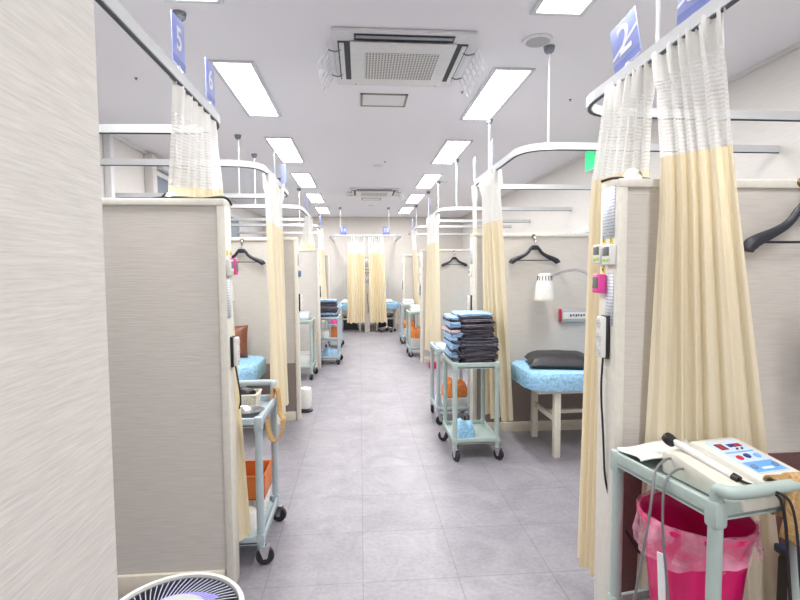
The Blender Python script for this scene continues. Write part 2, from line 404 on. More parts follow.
sign(1.05, 3.95, SZ, '', 'blue edge-on bay sign above the second right curtain, nearer of its pair', -PI / 2 - .15)
sign(1.05, 4.63 - .28 + .2, SZ, '', 'blue edge-on bay sign above the second right curtain, farther of its pair', -PI / 2 - .1)
sign(1.05, 7.4, SZ, '', 'small blue bay sign on the third right rail', -PI / 2 - .15)
sign(1.05, 9.9, SZ, '', 'small blue bay sign on the farthest right rail', -PI / 2 - .15)
sign(-.36, 11.28, SZ - .03, '14', 'left blue sign on the far rail, reading 14', 0, w=.16, h=.18, digs=.12)
sign(.60, 11.28, SZ - .03, '15', 'right blue sign on the far rail, reading 15', 0, w=.16, h=.18, digs=.12)

# ------------------------------------------------------------------ curtains
def curtain(lab, top, bot, folds, amp=.03, zt=RZ - .032, zn=1.83, zb=.2, seed=0, mid=None, group=None):
    """hangs from a rail: top / bot are plan polylines; header, net and cream drape share one folded surface"""
    rnd = random.Random(seed); ph = [rnd.uniform(-.5, .5) for _ in range(folds + 2)]; am = [rnd.uniform(.6, 1.25) for _ in range(folds + 2)]
    def along(P, u):
        L = [math.dist(a, b) for a, b in zip(P, P[1:])]; s = u * sum(L)
        for a, b, l in zip(P, P[1:], L):
            if s <= l or (a, b) == (P[-2], P[-1]):
                k = s / l; t = ((b[0] - a[0]) / l, (b[1] - a[1]) / l); return (a[0] + t[0] * s, a[1] + t[1] * s), (-t[1], t[0])
            s -= l
    o = (top[0][0], top[0][1])
    def surf(u, z):
        v = (zt - z) / (zt - zb)
        (tx, ty), tn = along(top, u); (bx_, by), bn = along(bot, u)
        if mid:
            (mx, my), mn = along(mid[1], u); zm = mid[0]
            if z > zm: k = (zt - z) / (zt - zm); k = k * k * (3 - 2 * k) if mid[2] else k; x, y = tx + (mx - tx) * k, ty + (my - ty) * k; n = (tn[0] + (mn[0] - tn[0]) * k, tn[1] + (mn[1] - tn[1]) * k)
            else: k = (zm - z) / (zm - zb); x, y = mx + (bx_ - mx) * k, my + (by - my) * k; n = (mn[0] + (bn[0] - mn[0]) * k, mn[1] + (bn[1] - mn[1]) * k)
        else: x, y = tx + (bx_ - tx) * v, ty + (by - ty) * v; n = (tn[0] + (bn[0] - tn[0]) * v, tn[1] + (bn[1] - tn[1]) * v)
        f = u * folds; i = int(f); w_ = am[i] * (1 - (f - i)) + am[min(i + 1, folds)] * (f - i)
        a = amp * (.55 + .55 * v) * w_
        if z > zt - .09: a *= 1.7
        d = math.sin(2 * PI * f + ph[i] * .0 + 1.3 * math.sin(u * 9 + seed)) + .28 * math.sin(4.3 * PI * f + 2 * v + seed)
        return Vector((x + n[0] * a * d - o[0], y + n[1] * a * d - o[1], z + (.012 * math.sin(2 * PI * f * .5 + seed) if v > .97 else 0)))
    t = thing('curtain', lab, 'curtain', (o[0], o[1], 0), 0, group)
    nu = folds * 12
    W = 1.9 * folds * .1
    def strip(z0, z1, nv, name, m, uvz=True, jag=0):
        def fn(u, v):
            z = z0 + (z1 - z0) * v; p = surf(u, z)
            if jag and v == 1: p.z += jag * (.5 + .5 * math.sin(2 * PI * u * folds * 1.5))
            return p
        return MB().grid(fn, nu, nv, lambda u, v: (u * W, (z0 + (z1 - z0) * v))).build(name, m, t)
    strip(zt - .085, zt + .002, 3, 'header_band', white_cloth, jag=.022)
    strip(zn, zt - .0852, 5, 'net_top', net_m)
    strip(zb, zn + .002, 10, 'drape', cream)
    # hooks to the track
    for k in range(folds + 1):
        (x, y), n = along(top, k / folds); MB().tube([(x - o[0], y - o[1], zt - .01), (x - o[0], y - o[1], RZ - .024)], .0025, 6).build('glider', white_p, t)
    return t
# right side, around the nearest partition (y 1.70..1.83)
curtain('cream curtain bunched in front of the nearest right partition, below sign 3',
        [(1.07, 1.80), (1.065, 1.42)], [(.99, 1.674), (1.20, 1.672), (1.46, 1.54)], 6, .020, zb=.18, seed=2,
        mid=(1.77, [(1.02, 1.645), (1.17, 1.495)], 0))
curtain('cream curtain behind the nearest right partition end, below sign 2',
        [(1.07, 1.80), (1.06, 2.11)], [(1.10, 1.93), (1.00, 1.96), (.985, 2.125)], 7, .02, zb=.13, seed=5,
        mid=(1.80, [(1.12, 1.88), (1.04, 1.93), (1.02, 2.15)], 0))
curtain('cream curtain beside the bed with the black pillow, before the second right partition',
        [(1.05, 3.76), (1.05, 4.24)], [(1.24, 3.95), (1.07, 4.22)], 5, .045, zb=.2, seed=8)
curtain('cream curtain with net top behind the second right partition end', [(1.05, 4.46), (1.05, 4.63)], [(1.04, 4.5), (1.1, 4.63)], 3, .02, zb=.2, seed=9)
curtain('cream curtain with net top at the third right partition', [(1.05, 6.85), (1.05, 7.62)], [(1.13, 7.15), (1.03, 7.64)], 6, .04, zb=.22, seed=11)
curtain('cream curtain with net top at the farthest right partition', [(1.05, 9.5), (1.05, 10.1)], [(1.19, 9.75), (1.15, 10.12)], 6, .025, zb=.22, seed=12)
# left side
curtain('cream curtain with net top behind the nearest left partition, below signs 5 and 6',
        [(-.72, 2.10), (-.725, 2.64)], [(-.80, 2.385), (-.53, 2.385)], 6, .014, zb=.17, seed=21, mid=(1.78, [(-.88, 2.395), (-.62, 2.395)], 0))
curtain('cream curtain before the second left partition, behind the nearest left cart',
        [(-.72, 4.02), (-.74, 4.76)], [(-.70, 4.1), (-.72, 4.74)], 6, .05, zb=.2, seed=23)
curtain('cream curtain with net top behind the third left partition', [(-.72, 7.0), (-.72, 7.62)], [(-.85, 7.58), (-.66, 7.62)], 6, .022, zb=.2, seed=25, mid=(1.8, [(-.9, 7.56), (-.66, 7.60)], 0))
curtain('cream curtain with net top in front of the farthest left partition', [(-.72, 9.2), (-.72, 9.88)], [(-.70, 9.2), (-.66, 9.88)], 6, .035, zb=.5, seed=27)
curtain('left one of the two cream curtains across the far end of the aisle', [(-.26, 11.3), (.12, 11.3)], [(-.30, 11.3), (.10, 11.3)], 7, .035, zb=.26, seed=31)
curtain('right one of the two cream curtains across the far end of the aisle', [(.20, 11.3), (.54, 11.3)], [(.22, 11.3), (.60, 11.3)], 7, .035, zb=.26, seed=33)

# ------------------------------------------------------------------ ceiling fittings
def ceiling_panel():
    t = thing('ceiling_light', '', 'ceiling light', (0, 0, ZC))
    m = MB(); a, b, f = .15, .60, .028
    m.box((-a, -b, -.012), (-a + f, b, .0), .002); m.box((a - f, -b, -.012), (a, b, 0), .002)
    m.box((-a + f, -b, -.012), (a - f, -b + f, 0), .002); m.box((-a + f, b - f, -.012), (a - f, b, 0), .002)
    m.build('frame', mat('lamp_frame', (.62, .63, .66), .4), t)
    MB().box((-a + f, -b + f, -.009), (a - f, b - f, -.002)).build('diffuser', diff_m, t); return t
nth = ['first', 'second', 'third', 'fourth', 'fifth', 'sixth']
proto = None
for side, lx in (('left', -.84), ('right', 1.09)):
    for k in range(-1, 5):
        lab = 'lit oblong ceiling light, %s from the camera in the %s row' % (nth[k + 1], side)
        loc = (lx, 4.09 + 1.93 * k, ZC)
        if proto is None: proto = ceiling_panel(); proto.location = loc; proto['label'] = lab; proto['group'] = 'ceiling lights in two rows'
        else: copy_tree(proto, loc=loc, label=lab)
def aircon(x, y, lab):
    t = thing('air_conditioner', lab, 'air conditioner', (x, y, ZC)); h = .43
    MB().box((-h, -h, -.022), (h, h, 0), .01).build('cover_frame', mat('ac_white', (.68, .68, .70), .45), t)
    MB().box((-.325, -.33, -.046), (.325, .335, -.0345), .012).build('intake_panel', mat('ac_panel', (.70, .70, .70), .45), t)
    MB().box((-.235, -.20, -.0492), (.235, .215, -.0463)).build('grille', grille_m, t)
    g = [o for o in COL.objects if o.parent == t and o.name.startswith('grille')][0]
    for p in g.data.polygons:
        for li in p.loop_indices:
            v = g.data.vertices[g.data.loops[li].vertex_index].co; g.data.uv_layers[0].data[li].uv = ((v.x + .235) / .47, (v.y + .20) / .415)
    for k in range(4):
        r = Matrix.Rotation(k * PI / 2, 3, 'Z')
        m = MB().box((-.30, -.400, -.0262), (.30, -.322, -.0224)); bmesh.ops.rotate(m.bm, matrix=r, verts=m.bm.verts)
        s_ = m.build('air_slot', slot_dark, t)
        m = MB().box((-.29, -.392, -.034), (.29, -.362, -.029), .002); bmesh.ops.rotate(m.bm, matrix=r, verts=m.bm.verts)
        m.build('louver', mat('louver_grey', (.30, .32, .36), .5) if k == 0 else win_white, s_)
    for sx in (-1, 1):     # clear air deflectors on wire arms at both sides
        m = MB()
        for k in range(7):
            y0 = -.27 + k * .09; m.tube([(sx * .46, y0, -.03), (sx * .52, y0, -.15)], .004, 6)
        for q in (0, .33, .66, 1): m.tube([(sx * (.46 + .06 * q), -.28, -.03 - .12 * q), (sx * (.46 + .06 * q), .28, -.03 - .12 * q)], .0045, 6)
        d = m.build('air_deflector', mat('deflector_white', (.66, .67, .70), .3), t)
        for y0 in (-.2, .2): MB().tube(smooth_path([(sx * .37, y0, -.02), (sx * .41, y0, -.05), (sx * .46, y0, -.035)]), .005, 6).build('bracket', cap_m, d)
    return t
aircon(.28, 3.41, 'large square white ceiling air conditioner near the camera')
aircon(.27, 9.05, 'small-looking square ceiling air conditioner far down the aisle')
def hatch(x, y, lab, sx=.19, sy=.15):
    t = thing('access_panel', lab, 'access panel', (x, y, ZC)); m = MB()
    m.box((-sx, -sy, -.008), (-sx + .018, sy, 0)); m.box((sx - .018, -sy, -.008), (sx, sy, 0)); m.box((-sx, -sy, -.008), (sx, -sy + .018, 0)); m.box((-sx, sy - .018, -.008), (sx, sy, 0))
    m.build('rim', mat('hatch_rim', (.30, .29, .28), .5, metal=.5), t); MB().box((-sx + .018, -sy + .018, -.005), (sx - .018, sy - .018, 0)).build('door_panel', win_white, t)
hatch(.21, 4.21, 'small ceiling hatch behind the large air conditioner'); hatch(.24, 9.95, 'small ceiling hatch near the far air conditioner')
def disc(x, y, r, lab, nm='ceiling_speaker', cat='speaker', m=None, ring=None):
    t = thing(nm, lab, cat, (x, y, ZC)); MB().lathe([(r, 0), (r, -.008), (r * .85, -.014), (r * .82, -.014)], (0, 0, 0), 28).build('rim', ring or win_white, t)
    MB().lathe([(r * .8, -.006), (r * .8, -.0145), (.001, -.018)], (0, 0, 0), 28).build('mesh_cover', m or mat('speaker_mesh', (.42, .42, .43), .6), t)
disc(1.10, 3.07, .09, 'round ceiling speaker right of the large air conditioner')
disc(.26, 6.8, .07, 'round smoke detector between the two air conditioners', 'smoke_detector', 'smoke detector', win_white)
disc(.28, 10.9, .08, 'round smoke detector beyond the far air conditioner', 'smoke_detector', 'smoke detector', win_white)
disc(1.35, 8.0, .07, 'round smoke detector right of the far air conditioner', 'smoke_detector', 'smoke detector', win_white)
for x, y, l in ((-1.6, 3.85, 'left of the nearest left light'), (.82, 3.98, 'right of the large air conditioner'), (1.75, 4.1, 'over the bed with the black pillow'), (.34, 6.55, 'beside the smoke detector')):
    tag(MB().lathe([(.012, 0), (.012, -.003), (.005, -.005), (.004, -.012), (.008, -.014)], (0, 0, 0), 14).build('sprinkler_head', grey_cable, loc=(x, y, ZC)), 'tiny ceiling sprinkler head ' + l, 'sprinkler')
# exit sign box
t = thing('exit_sign', 'green lit exit sign box high on the right wall', 'exit sign', (XR, 5.66, 2.71))
MB().box((-.10, -.12, -.13), (-.0, .12, .12), .008).build('housing', win_white, t)
MB().box((-.095, -.124, -.12), (-.01, -.1202, .11)).build('lit_face', green_e, t)
MB().box((-.104, -.115, -.12), (-.1005, .115, .11)).build('side_face', green_e, t)
MB().box((-.06, -.1255, -.07), (-.045, -.1242, .05)).build('pictogram', white_ink, t)
# wall duct
t = thing('wall_duct', 'white angled cable duct on the right wall above the second partition', 'cable duct', (XR, 5.0, 1.9))
MB().prism([(-.05, -.25, .12), (-.05, 1.25, .03), (-.05, 1.25, -.04), (-.05, -.25, .05)], (.05, 0, 0), .004).build('duct', win_white, t)
MB().box((-.04, 1.2, -.6), (0, 1.25, .0)).build('drop_duct', win_white, t)

# ------------------------------------------------------------------ carts
def caster(parent, x, y, a, zleg, wheel_r=.044):
    m = MB(); m.tube([(x, y, zleg), (x, y, wheel_r * 1.9)], .011, 8)
    c, s = math.cos(a), math.sin(a); off = .018
    wx_, wy_ = x + off * c, y + off * s
    for q in (-1, 1):
        px, py = -s * q * .015, c * q * .015
        m.prism([(x - .012 * c + px, y - .012 * s + py, wheel_r * 2.05), (wx_ + .022 * c + px, wy_ + .022 * s + py, wheel_r * 2.05), (wx_ + .010 * c + px, wy_ + .010 * s + py, wheel_r * .75), (wx_ - .010 * c + px, wy_ - .010 * s + py, wheel_r * .75)], (-s * .003 * q, c * .003 * q, 0))
    m.prism([(x - .012 * c + s * .018, y - .012 * s - c * .018, wheel_r * 2.05), (wx_ + .022 * c + s * .018, wy_ + .022 * s - c * .018, wheel_r * 2.05), (wx_ + .022 * c - s * .018, wy_ + .022 * s + c * .018, wheel_r * 2.05), (x - .012 * c - s * .018, y - .012 * s + c * .018, wheel_r * 2.05)], (0, 0, .004))
    f = m.build('caster', chrome, parent)
    MB().lathe([(wheel_r * .35, -.012), (wheel_r * .9, -.012), (wheel_r, -.007), (wheel_r, .007), (wheel_r * .9, .012), (wheel_r * .35, .012)], (wx_, wy_, wheel_r), 22, axis=(-s, c, 0)).build('wheel', rubber, f)
def tray(m, W, L, z, rim=.045, th=.012, bev=.012):
    m.box((-W / 2, -L / 2, z - rim), (W / 2, L / 2, z - rim + th))
    wl = .016
    m.box((-W / 2, -L / 2, z - rim), (-W / 2 + wl, L / 2, z), .005); m.box((W / 2 - wl, -L / 2, z - rim), (W / 2, L / 2, z), .005)
    m.box((-W / 2, -L / 2, z - rim), (W / 2, -L / 2 + wl, z), .005); m.box((-W / 2, L / 2 - wl, z - rim), (W / 2, L / 2, z), .005)
    return m
def cart(lab, x, y, W=.36, L=.46, H=.75, low=.16, mids=(), m=None, rz=0, handle=None, ca=(.3, 1.2, 2.2, -.6), hood=None, rim=.045):
    m = m or cart_g
    t = thing('utility_cart', lab, 'cart', (x, y, 0), rz)
    tray(MB(), W, L, H, rim).build('top_shelf', m, t)
    for z in mids: tray(MB(), W - .02, L - .02, z, .03).build('middle_shelf', m, t)
    tray(MB(), W, L, low, .04).build('bottom_shelf', m, t)
    i = 0
    for sx in (-1, 1):
        for sy in (-1, 1):
            lx, ly = sx * (W / 2 - .018), sy * (L / 2 - .018)
            g = MB(); g.tube([(lx, ly, .085), (lx, ly, H - .004)], .0185, 14); g.box((lx - .021, ly - .021, H - .07), (lx + .021, ly + .021, H + .004), .01); g.box((lx - .021, ly - .021, low - .045), (lx + .021, ly + .021, low + .012), .01)
            g.build('leg', m, t); caster(t, lx, ly, ca[i], .1); i += 1
    if handle:
        sy, hz, out = handle; r = .017; yy = sy * (L / 2 - .018)
        p = [(-(W / 2 - .018), yy, H), (-(W / 2 - .018), yy, H + hz), (-(W / 2 - .018) , yy + sy * out, H + hz)]
        q = [(-a, b, c) for a, b, c in p[::-1]]
        MB().tube(smooth_path(p + [(0, yy + sy * out, H + hz)] + q, 3), r, 12).build('handle', m, t)
    return t
# ---- the cart with the ultrasound unit, bottom right
AX, AY, AH = 1.034, 1.420, .84
cart('grey-green plastic cart at bottom right carrying the treatment unit, pink bin on its shelf', AX, AY, .325, .415, AH, low=.33, rz=.18, handle=(-1, .035, .04))
# ---- cart with stacked clothes
cart('grey-green two-shelf cart carrying the tall stack of folded clothes', .868, 3.90, .36, .47, .75, low=.17, ca=(-1.2, 2.6, -.9, .6), m=cart_g)
cart('grey-blue cart behind the clothes cart, orange basket on its bottom shelf', .865, 4.76, .33, .44, .72, low=.17, m=cart_b)
cart('grey-blue cart nearest on the left, with steel dish and woven basket', -.652, 2.655, .34, .47, .74, low=.15, m=cart_b, handle=(1, .07, .02), ca=(.2, -.3, .2, -.2))
cart('grey-green cart in the second left bay, tan strap hanging from it', -.80, 6.82, .34, .46, .80, low=.2, m=cart_g)
cart('pale blue three-shelf cart beyond the third left partition with dark folded clothes', -.49, 7.88, .34, .46, .74, low=.14, mids=(.42,), m=cart_b)
cart('grey-green cart beside the third right partition with white unit on top', .96, 8.42, .33, .46, .76, low=.17, m=cart_g)
cart('pale cart farthest on the right with orange towels', .95, 10.0 - .12, .31, .40, .78, low=.17, m=cart_b)
cart('pale cart farthest on the left near the blue bed', -.50, 9.55, .30, .44, .78, low=.17, mids=(.45,), m=cart_b)

# ---- folded clothes
def folded(name, m, w, d, h, seed):
    rnd = random.Random(seed); b = MB(); a1, a2 = rnd.uniform(0, 6), rnd.uniform(0, 6); n = 22
    loops = []
    # squashed rounded slab with wavy lips (front and both sides show the fold edges)
    prof = [(.90, 0), (1.0, .12), (1.02, .30), (.955, .46), (.955, .52), (1.01, .66), (.99, .88), (.92, 1.0)]
    rings = []
    for s_, z in prof:
        ring = []
        for k in range(n * 2):
            a = 2 * PI * k / (n * 2); c, s = math.cos(a), math.sin(a)
            rx = (abs(c) ** .28) * (1 if c > 0 else -1); ry = (abs(s) ** .28) * (1 if s > 0 else -1)
            wv = 1 + .016 * math.sin(5 * a + a1) + .014 * math.sin(9 * a + a2) + .01 * math.sin(14 * a + a1 + 9 * z)
            ring.append(b.bm.verts.new((rx * w / 2 * s_ * wv, ry * d / 2 * s_ * wv, h * z + .22 * h * math.sin(7 * a + a2 + z * 2) * (0 if z in (0, 1) else 1))))
        rings.append(ring)
    N = n * 2
    for A, B in zip(rings, rings[1:]):
        for k in range(N): b.bm.faces.new((A[k], A[(k + 1) % N], B[(k + 1) % N], B[k]))
    b.bm.faces.new(rings[0][::-1]); b.bm.faces.new(rings[-1])
    return b.build(name, m)
ORD = ['lowest', 'second', 'third', 'fourth', 'fifth', 'sixth', 'seventh', 'eighth', 'ninth', 'tenth']
MT = {'d': cl_dark, 'b': cl_blue, 'p': cl_mauve, 'k': cl_pink}
protos = {}
WORD = {'d': 'charcoal', 'b': 'light blue', 'p': 'plum grey', 'k': 'pale pink'}
def pile(x, y, z, order, w, d, h, rnd_seed, where, grp, start=0, cnt=0):
    rnd = random.Random(rnd_seed); cnt = cnt or len(order)
    for i, c in enumerate(order):
        key = (c, w, d)
        if key not in protos:
            o = folded('folded_garment', MT[c], w, d, h, hash(c) % 7 if False else ord(c)); protos[key] = o
        else:
            o = protos[key].copy(); COL.objects.link(o)
        o.location = (x + rnd.uniform(-.012, .012), y + rnd.uniform(-.010, .010), z + i * h * .985); o.rotation_euler = (0, 0, rnd.uniform(-.07, .07) + (PI if i % 2 else 0))
        q = i + start; pos = 'topmost' if q == cnt - 1 else 'lowest' if q == 0 else (ORD[q] + ' layer up')
        tag(o, '%s garment, %s in %s' % (WORD[c], pos, where), 'folded clothes', grp)
pile(.898, 3.90, .718, 'dd', .255, .37, .0205, 1, 'the lower block on the right cart', 'folded clothes on the right cart', 0, 10)
pile(.895, 3.90, .720 + 2 * .0209, 'pdpddpdd', .315, .37, .0212, 6, 'the lower block on the right cart', 'folded clothes on the right cart', 2, 10)
pile(.885, 3.90, .720 + 10 * .0210, 'dpddpdpdb', .285, .34, .0205, 2, 'the upper block on the right cart', 'folded clothes on the right cart')
pile(.737, 3.88, .718, 'bb', .035, .34, .0205, 4, 'the narrow lower row on the right cart', 'folded clothes on the right cart', 0, 10)
pile(.722, 3.88, .720 + 2 * .0209, 'dbbdbbdb', .065, .34, .0212, 7, 'the narrow lower row on the right cart', 'folded clothes on the right cart', 2, 10)
pile(.722, 3.88, .720 + .210, 'bbkdbbdb', .085, .32, .0205, 5, 'the narrow upper row on the right cart', 'folded clothes on the right cart')
pile(-.49, 7.80, .70, 'pdbddpddb', .27, .27, .034, 3, 'the stack on the far left cart', 'folded clothes on the far left cart')
# crumpled cloth helper
def heap(name, m, loc, sx, sy, sz, seed, lab=None, cat=None, parent=None, n=22, group=None):
    rnd = random.Random(seed); A = [(rnd.uniform(1, 6), rnd.uniform(0, 6), rnd.uniform(0, 6)) for _ in range(6)]
    b = MB()
    def fn(u, v):
        a = 2 * PI * u; p = v * PI / 2; r = math.cos(p) ** .45
        k = 1 + sum(.05 * math.sin(round(q[0]) * a + q[1] + 3 * v) for q in A)
        x, y = r * math.cos(a) * sx * k, r * math.sin(a) * sy * k
        return (x, y, sz * math.sin(p) ** .8 * (1 + .16 * math.sin(5 * x / sx + q_[0]) + .12 * math.sin(6 * y / sy + q_[1])) if v < .999 else sz)
    q_ = (rnd.uniform(0, 6), rnd.uniform(0, 6))
    b.grid(fn, n * 2, n // 2); bmesh.ops.remove_doubles(b.bm, verts=b.bm.verts, dist=.0005)
    o = b.build(name, m, parent, loc=loc)
    if lab: tag(o, lab, cat, group)
    return o
heap('folded_towel', terry, (.80, 3.83, .14), .095, .075, .11, 3, 'light blue towel crumpled on the lower shelf of the clothes cart', 'towel')
heap('folded_towel', cl_blue, (-.49, 7.82, .113), .13, .14, .12, 5, 'denim blue towel heap on the bottom shelf of the far left cart', 'towel')

# ------------------------------------------------------------------ beds
def bed(lab, x0, x1, y0, y1, H=.66, head='left', cover=.13, rz=0):
    W, D = x1 - x0, y1 - y0
    t = thing('treatment_bed', lab, 'bed', ((x0 + x1) / 2, (y0 + y1) / 2, 0), rz)
    b = MB(); w2, d2, r = W / 2, D / 2, .16; out = []
    for cx, cy, a0 in ((w2 - r, d2 - r, 0), (-w2 + r, d2 - r, 90), (-w2 + r, -d2 + r, 180), (w2 - r, -d2 + r, 270)):
        for k in range(9): a = math.radians(a0 + k * 11.25); out.append((cx + r * math.cos(a), cy + r * math.sin(a)))
    rings = []
    for s_, z in ((.93, H - cover + .01), (.985, H - cover), (1.0, H - cover + .02), (1.003, H - .05), (.995, H - .02), (.965, H), (.9, H + .003)):
        rings.append([b.bm.verts.new((px * (1 - (1 - s_) * .5 / w2 / 1.6) if 0 else px - math.copysign((1 - s_) * .3, px), py - math.copysign((1 - s_) * .3, py), z + .003 * math.sin(i * 1.7))) for i, (px, py) in enumerate(out)])
    n = len(out)
    for A, B in zip(rings, rings[1:]):
        for k in range(n): b.bm.faces.new((A[k], A[(k + 1) % n], B[(k + 1) % n], B[k]))
    b.bm.faces.new(rings[0][::-1]); b.bm.faces.new(rings[-1])
    b.build('terry_cover', terry, t)
    MB().box((-w2 + .08, -d2 + .05, H - cover - .03), (w2 - .08, d2 - .05, H - cover + .02), .005).build('bed_base', bedpost, t)
    lx, ly = w2 - .23, d2 - .075
    for sx in (-1, 1):
        for sy in (-1, 1):
            MB().box((sx * lx - .025, sy * ly - .025, 0), (sx * lx + .025, sy * ly + .025, H - cover - .02), .004).build('leg', bedpost, t)
        MB().box((sx * lx - .014, -ly + .02, .27), (sx * lx + .014, ly - .02, .31), .003).build('crossbar', bedpost, t)
    MB().box((-lx + .01, -.02, .275), (lx - .01, .02, .305), .003).build('long_bar', bedpost, t)
    return t
bed('bed with blue terry cover and black pillow in the second right bay', 1.265, 2.70, 3.60, 4.24)
bed('bed with blue terry cover in the third right bay, behind the clothes stack', 1.30, 2.70, 7.02, 7.64)
bed('bed with blue terry cover in the nearest left bay, brown cushion on it', -2.35, -.86, 4.10, 4.74)
bed('bed with blue terry cover behind the third left partition', -2.35, -.92, 7.62, 8.2)
bed('blue bed left of the far curtains', -.48 - .62, -.48 + .60, 12.35 - .3, 12.35 + .3, rz=PI / 2)
bed('blue bed right of the far curtains', .66 - .62, .66 + .60, 12.35 - .3, 12.35 + .3, rz=PI / 2)
for o in [o for o in COL.objects if o.name.startswith('treatment_bed')]:
    if 'left of the far' in o['label']: o.location.x = -.235
    if 'right of the far' in o['label']: o.location.x = .62
def pillow(lab, m, loc, w, d, h, rot=(0, 0, 0), cat='pillow', nm='pillow'):
    b = MB()
    def P(u, v, s):
        x, y = u * 2 - 1, v * 2 - 1
        e = ((1 - x ** 4) * (1 - y ** 4)) ** .5 if abs(x) < 1 and abs(y) < 1 else 0
        pin = 1 - .06 * (1 - abs(x)) * abs(y) - .0
        wr = .06 * math.sin(9 * x + 3 * y) * e * (abs(x) + abs(y)) * .4
        return (x * w / 2 * (1 - .05 * (1 - y * y)), y * d / 2 * (1 - .06 * (1 - x * x)), h * .3 + (s * h * .7 if s > 0 else -h * .38) * (e + wr))
    b.grid(lambda u, v: P(u, v, 1), 24, 24); b.grid(lambda u, v: P(u, v, -.75), 24, 24)
    bmesh.ops.remove_doubles(b.bm, verts=b.bm.verts, dist=.0008)
    o = b.build(nm, m, loc=loc); o.rotation_euler = rot; return tag(o, lab, cat)
pillow('black leather pillow lying on the blue bed at right', leather_b, (1.61, 3.92, .664), .52, .42, .115, (0, 0, -.22))
pillow('brown leather cushion leaning on the wall over the left blue bed', leather_br, (-1.18, 4.66, .80), .30, .30, .10, (math.radians(75), 0, .1), 'cushion', 'cushion')
pillow('white pillow on the far bed left of the curtains', paper_roll, (-.30, 12.0, .665), .30, .25, .09)
pillow('white pillow on the far bed right of the curtains', paper_roll, (.62, 12.0, .665), .34, .25, .09)

# ------------------------------------------------------------------ hangers and hooks
def hook(x, y, z, lab):
    t = thing('coat_hook', lab, 'hook', (x, y, z))
    MB().lathe([(.017, 0), (.017, .006), (.010, .011)], (0, 0, 0), 16, axis=(0, -1, 0)).build('hook_plate', brass, t)
    MB().tube(smooth_path([(0, 0, 0), (0, -.03, -.004), (0, -.045, -.03), (0, -.03, -.05), (0, -.016, -.042)]), .004, 8).build('hook_arm', chrome, t)
def hanger(x, y, z, lab, w=.42, rz=0):
    """z = crossing of the arms; hook reaches up .085"""
    t = thing('clothes_hanger', lab, 'hanger', (x, y, z), rz); h = w / 2
    m = MB()
    secs = []
    for sx in (-1, 1):
        pts = [(0, .0), (.06, -.006), (.13, -.045), (.28, -.085), (.55, -.10), (.85, -.125), (1.0, -.145)]
        ring = []
        m2 = []
        n = 14
        def lerp(q):
            q *= 6; i = min(int(q), 5); f = q - i; a, b = pts[i], pts[i + 1]; return a[0] + (b[0] - a[0]) * f, a[1] + (b[1] - a[1]) * f
        cs = smooth_path([(px * h * sx, 0, pz * (w / .42) + .0) for px, pz in ((0, .012), (.07, .012), (.16, 0), (.30, -.045), (.55, -.075), (.82, -.098), (.97, -.118), (1.0, -.132))], 2)
        rs = []
        for i, p in enumerate(cs):
            q = abs(p.x) / h; rs.append(.013 + .013 * q * q if q < .95 else .023)
        m.tube(cs, rs, 10)
    m.box((-.032, -.011, -.018), (.032, .011, .022), .005)
    m.build('shoulder_bar', hanger_m, t)
    MB().tube([(-h * .72, 0, -.107 * w / .42), (h * .72, 0, -.107 * w / .42)], .0045, 8).build('trouser_bar', hanger_m, t)
    MB().tube(smooth_path([(0, 0, .02), (0, 0, .045), (.008, 0, .055), (.020, 0, .075), (.012, 0, .095), (-.008, 0, .097), (-.016, 0, .082)]), .0025, 8).build('hook', chrome, t)
    return t
hook(1.585, 1.70, 1.755, 'brass coat hook at the top right holding the nearest hanger'); hanger(1.585, 1.665, 1.655, 'black plastic hanger cut by the right edge', .45)
hook(1.52, 4.30, 1.74, 'coat hook above the bed with the black pillow'); hanger(1.52, 4.266, 1.635, 'black plastic hanger above the bed with the black pillow', .42)
hook(-1.10, 4.83, 1.74, 'coat hook in the nearest left bay'); hanger(-1.10, 4.797, 1.635, 'black plastic hanger in the nearest left bay', .40)
hook(1.46, 7.70, 1.73, 'coat hook beyond the clothes stack'); hanger(1.46, 7.666, 1.625, 'black plastic hanger beyond the clothes stack', .38)

# ------------------------------------------------------------------ infrared lamps
def ir_lamp(lab, hx, hy, hz, path, ax=(0, 0, -1), s=1.0):
    t = thing('treatment_lamp', lab, 'lamp', (hx, hy, hz))
    MB().lathe([(.030 * s, .120 * s), (.050 * s, .114 * s), (.058 * s, .06 * s), (.070 * s, .035 * s), (.078 * s, -.05 * s), (.083 * s, -.10 * s), (.076 * s, -.103 * s), (.07 * s, -.06 * s), (.001, -.02 * s)][::1], (0, 0, 0), 28).build('lamp_head', white_p, t)
    m = MB()
    for k in range(14):
        a = 2 * PI * k / 14; c, q = math.cos(a), math.sin(a)
        m.tube([(.0545 * s * c, .0545 * s * q, .100 * s), (.0585 * s * c, .0585 * s * q, .062 * s)], .0035, 6)
    m.build('vent_slots', slot_dark, t)
    MB().lathe([(.0845 * s, -.088 * s), (.0855 * s, -.098 * s), (.0845 * s, -.104 * s)], (0, 0, 0), 28).build('rim', ivory, t)
    MB().tube(smooth_path([(a - hx, b - hy, c - hz) for a, b, c in path], 3), .011, 10).build('gooseneck', chrome, t)
    e = path[-1]; MB().box((e[0] - hx - .025, e[1] - hy - .01, e[2] - hz - .04), (e[0] - hx + .025, e[1] - hy + .025, e[2] - hz + .04), .006).build('wall_mount', grey_dev, t)
ir_lamp('white treatment lamp on a chrome gooseneck above the black pillow', 1.52, 4.02, 1.295, [(1.565, 4.02, 1.385), (1.75, 4.03, 1.45), (1.92, 4.08, 1.42), (2.05, 4.18, 1.26), (2.10, 4.27, 1.10)])
ir_lamp('white treatment lamp cut by the right edge under the nearest hanger', 1.565, 1.52, 1.235, [(1.60, 1.52, 1.32), (1.75, 1.55, 1.42), (1.95, 1.62, 1.35), (2.05, 1.68, 1.15)], s=.95)
